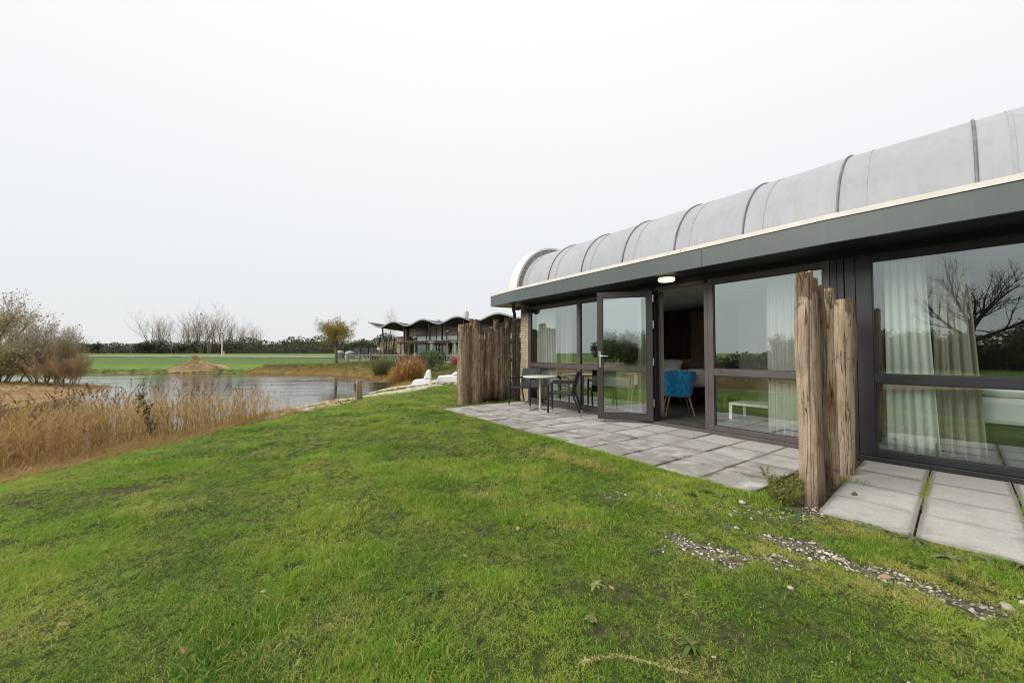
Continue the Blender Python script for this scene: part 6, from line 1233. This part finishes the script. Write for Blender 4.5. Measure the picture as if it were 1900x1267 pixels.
# stones
M_STN = pm('pale_field_stone', (.30, .25, .20), (.50, .44, .37), 20, .8, .4, .004)
def stone(x, y, s, lb, seed, sq=(1, .7, .5), cat='stone', mat=None):
    bm = bmesh.new(); bmesh.ops.create_icosphere(bm, subdivisions=3, radius=s)
    for v in bm.verts: k = 1 + .35 * mnoise.noise(v.co / s * 1.2 + Vector((seed, 0, 0))); v.co = Vector((v.co.x * sq[0] * k, v.co.y * sq[1] * k, v.co.z * sq[2] * k))
    me = bpy.data.meshes.new('stone'); bm.to_mesh(me); bm.free(); me.materials.append(mat or M_STN); me.polygons.foreach_set('use_smooth', [True] * len(me.polygons)); o = bpy.data.objects.new('stone', me); C.objects.link(o); o.location = (x, y, (0.004 if hard_mask(np.array([x]), np.array([y]))[0] else float(zt(x, y))) + s * sq[2] * .55); o.rotation_euler = (0, 0, seed); return tag(o, lb, cat)
stone(2.43, 1.93, .032, 'pale stone lying in the grass at the right picture edge', 1); stone(1.98, 2.36, .022, 'tan stone in the middle of the large gravel patch', 2); stone(2.07, 2.18, .026, 'reddish tan stone at the lower end of the large gravel patch', 3, mat=pm('reddish_stone', (.34, .2, .13), (.45, .29, .2), 20, .8)); stone(1.62, 2.42, .02, 'grey stone in the small gravel patch left of the large one', 4)
stone(1.92, 3.26, .028, 'flat tan stone in the soil left of the near log screen', 5); stone(1.46, 2.06, .016, 'small whitish stone in the grass below the gravel', 6); stone(3.0, 3.42, .034, 'brown curled stone lying on the slab beside the near log screen', 7, (1.2, .6, .35), mat=pm('brown_stone', (.10, .075, .05), (.19, .14, .1), 20, .8)); stone(1.69, 3.02, .018, 'whitish stone in the long strip of gravel', 8)
# fallen leaves
M_LEAF = pm('fallen_leaf', (.24, .13, .05), (.42, .26, .11), 9, .7, kind='World')
def fallen(x, y, L, seed, lb):
    L *= .7
    rg = random.Random(seed); vs = []; n = 8
    for i in range(n + 1):
        u = i / n; w = L * .28 * math.sin(math.pi * min(1, .06 + u * .94)) * (1 + .25 * math.sin(9 * u + seed)); cz = .25 * L * (u - .5) ** 2 + rg.uniform(0, .004)
        for s in (-1, 0, 1): vs.append((L * (u - .5), s * w, cz + abs(s) * w * .45 * rg.uniform(.5, 1.2)))
    fs = [(3 * i + c, 3 * i + c + 1, 3 * i + 3 + c + 1, 3 * i + 3 + c) for i in range(n) for c in (0, 1)]
    o = MB().add(vs, fs).build('fallen_leaf', M_LEAF, None, smooth=True); o.location = (x, y, float(zt(x, y)) + .026); o.rotation_euler = (rg.uniform(-.5, .5), rg.uniform(-.5, .5), rg.uniform(0, 6.28)); o.modifiers.new('thick', 'SOLIDIFY').thickness = .0008
    return tag(o, lb, 'leaf', 'dead leaves lying in the lawn')
for i, (x, y, L, lb) in enumerate(((.04, 2.72, .055, 'upright tan leaf in the middle of the lawn'), (-.17, 2.25, .035, 'small orange leaf left of the middle of the foreground'), (.52, 2.06, .06, 'brown curled leaf beside the withered weed'), (1.22, 2.98, .03, 'reddish leaf in the dark grass above the gravel'), (-1.35, 1.62, .05, 'yellow orange leaf in the left foreground'), (-2.0, 1.75, .05, 'orange blade like leaf at the lower left'), (.86, 1.86, .03, 'tan leaf right of the yellowed rosette'), (-.95, 2.45, .03, 'tan leaf in the lawn left of centre'), (.66, 2.55, .03, 'reddish brown leaf below the long strip of gravel'))): fallen(x, y, L, i + 5, lb)
# fallen yellow flower stalk at the bottom edge
rg = random.Random(12); pts = [Vector((.26 + .40 * u, 1.535 + .02 * math.sin(5 * u) - .03 * u, .045 + .02 * math.sin(3 * u))) for u in [i / 14 for i in range(15)]]; z0 = float(zt(.45, 1.53)); m = MB(); m.tube([p + Vector((0, 0, z0)) for p in pts], [.003 - .0016 * i / 14 for i in range(15)], 5)
M_STK = pm('dry_yellow_stalk', (.25, .23, .075), (.38, .34, .12), 12, .8)
for k in range(420):
    i = rg.random() * 13.9; a, b = pts[int(i)], pts[int(i) + 1]; c = a.lerp(b, i % 1) + Vector((0, 0, z0)); d = Vector((rg.gauss(.3, .6), rg.gauss(0, 1), rg.gauss(.25, .7))).normalized(); L = rg.uniform(.005, .014) * (1.25 - .5 * i / 14); s = d.orthogonal().normalized() * L * .28
    m.add([c, c + d * L * .5 + s, c + d * L, c + d * L * .5 - s], [(0, 1, 2, 3)])
tag(m.build('flower_stalk', M_STK, None, loc=(.45, 1.53, z0)), 'dry yellow flower stalk lying in the grass at the bottom edge', 'plant stalk')
# leaning green weed among the reeds
PN = dict(L=1.0, seg=(6, 3), wig=(.03, .1), up=(0, .05), n=((16, 18),), t0=(.2,), ang=(.8,), lr=(.16,), rr=(.5,), tip=.4, rmin=.002)
nt_ = make_tree('tall_weed', 'dark green leafy weed leaning out of the brown reeds', 'weed', PN, 131, (pm('weed_stem', (.06, .09, .03), None, 3, .8),) * 2, dict(lvl=0, count=420, size=.06, spread=.022, mat=leaf_mat('dark_weed_leaf', [(.2, (.03, .06, .02)), (.6, (.06, .11, .035)), (.9, (.10, .15, .05))], .3), aspect=.5, u0=.1), base_r=.006, d0=Vector((-.30, -.1, 1)).normalized()); place(nt_, -6.15, 6.75, .95, 0)
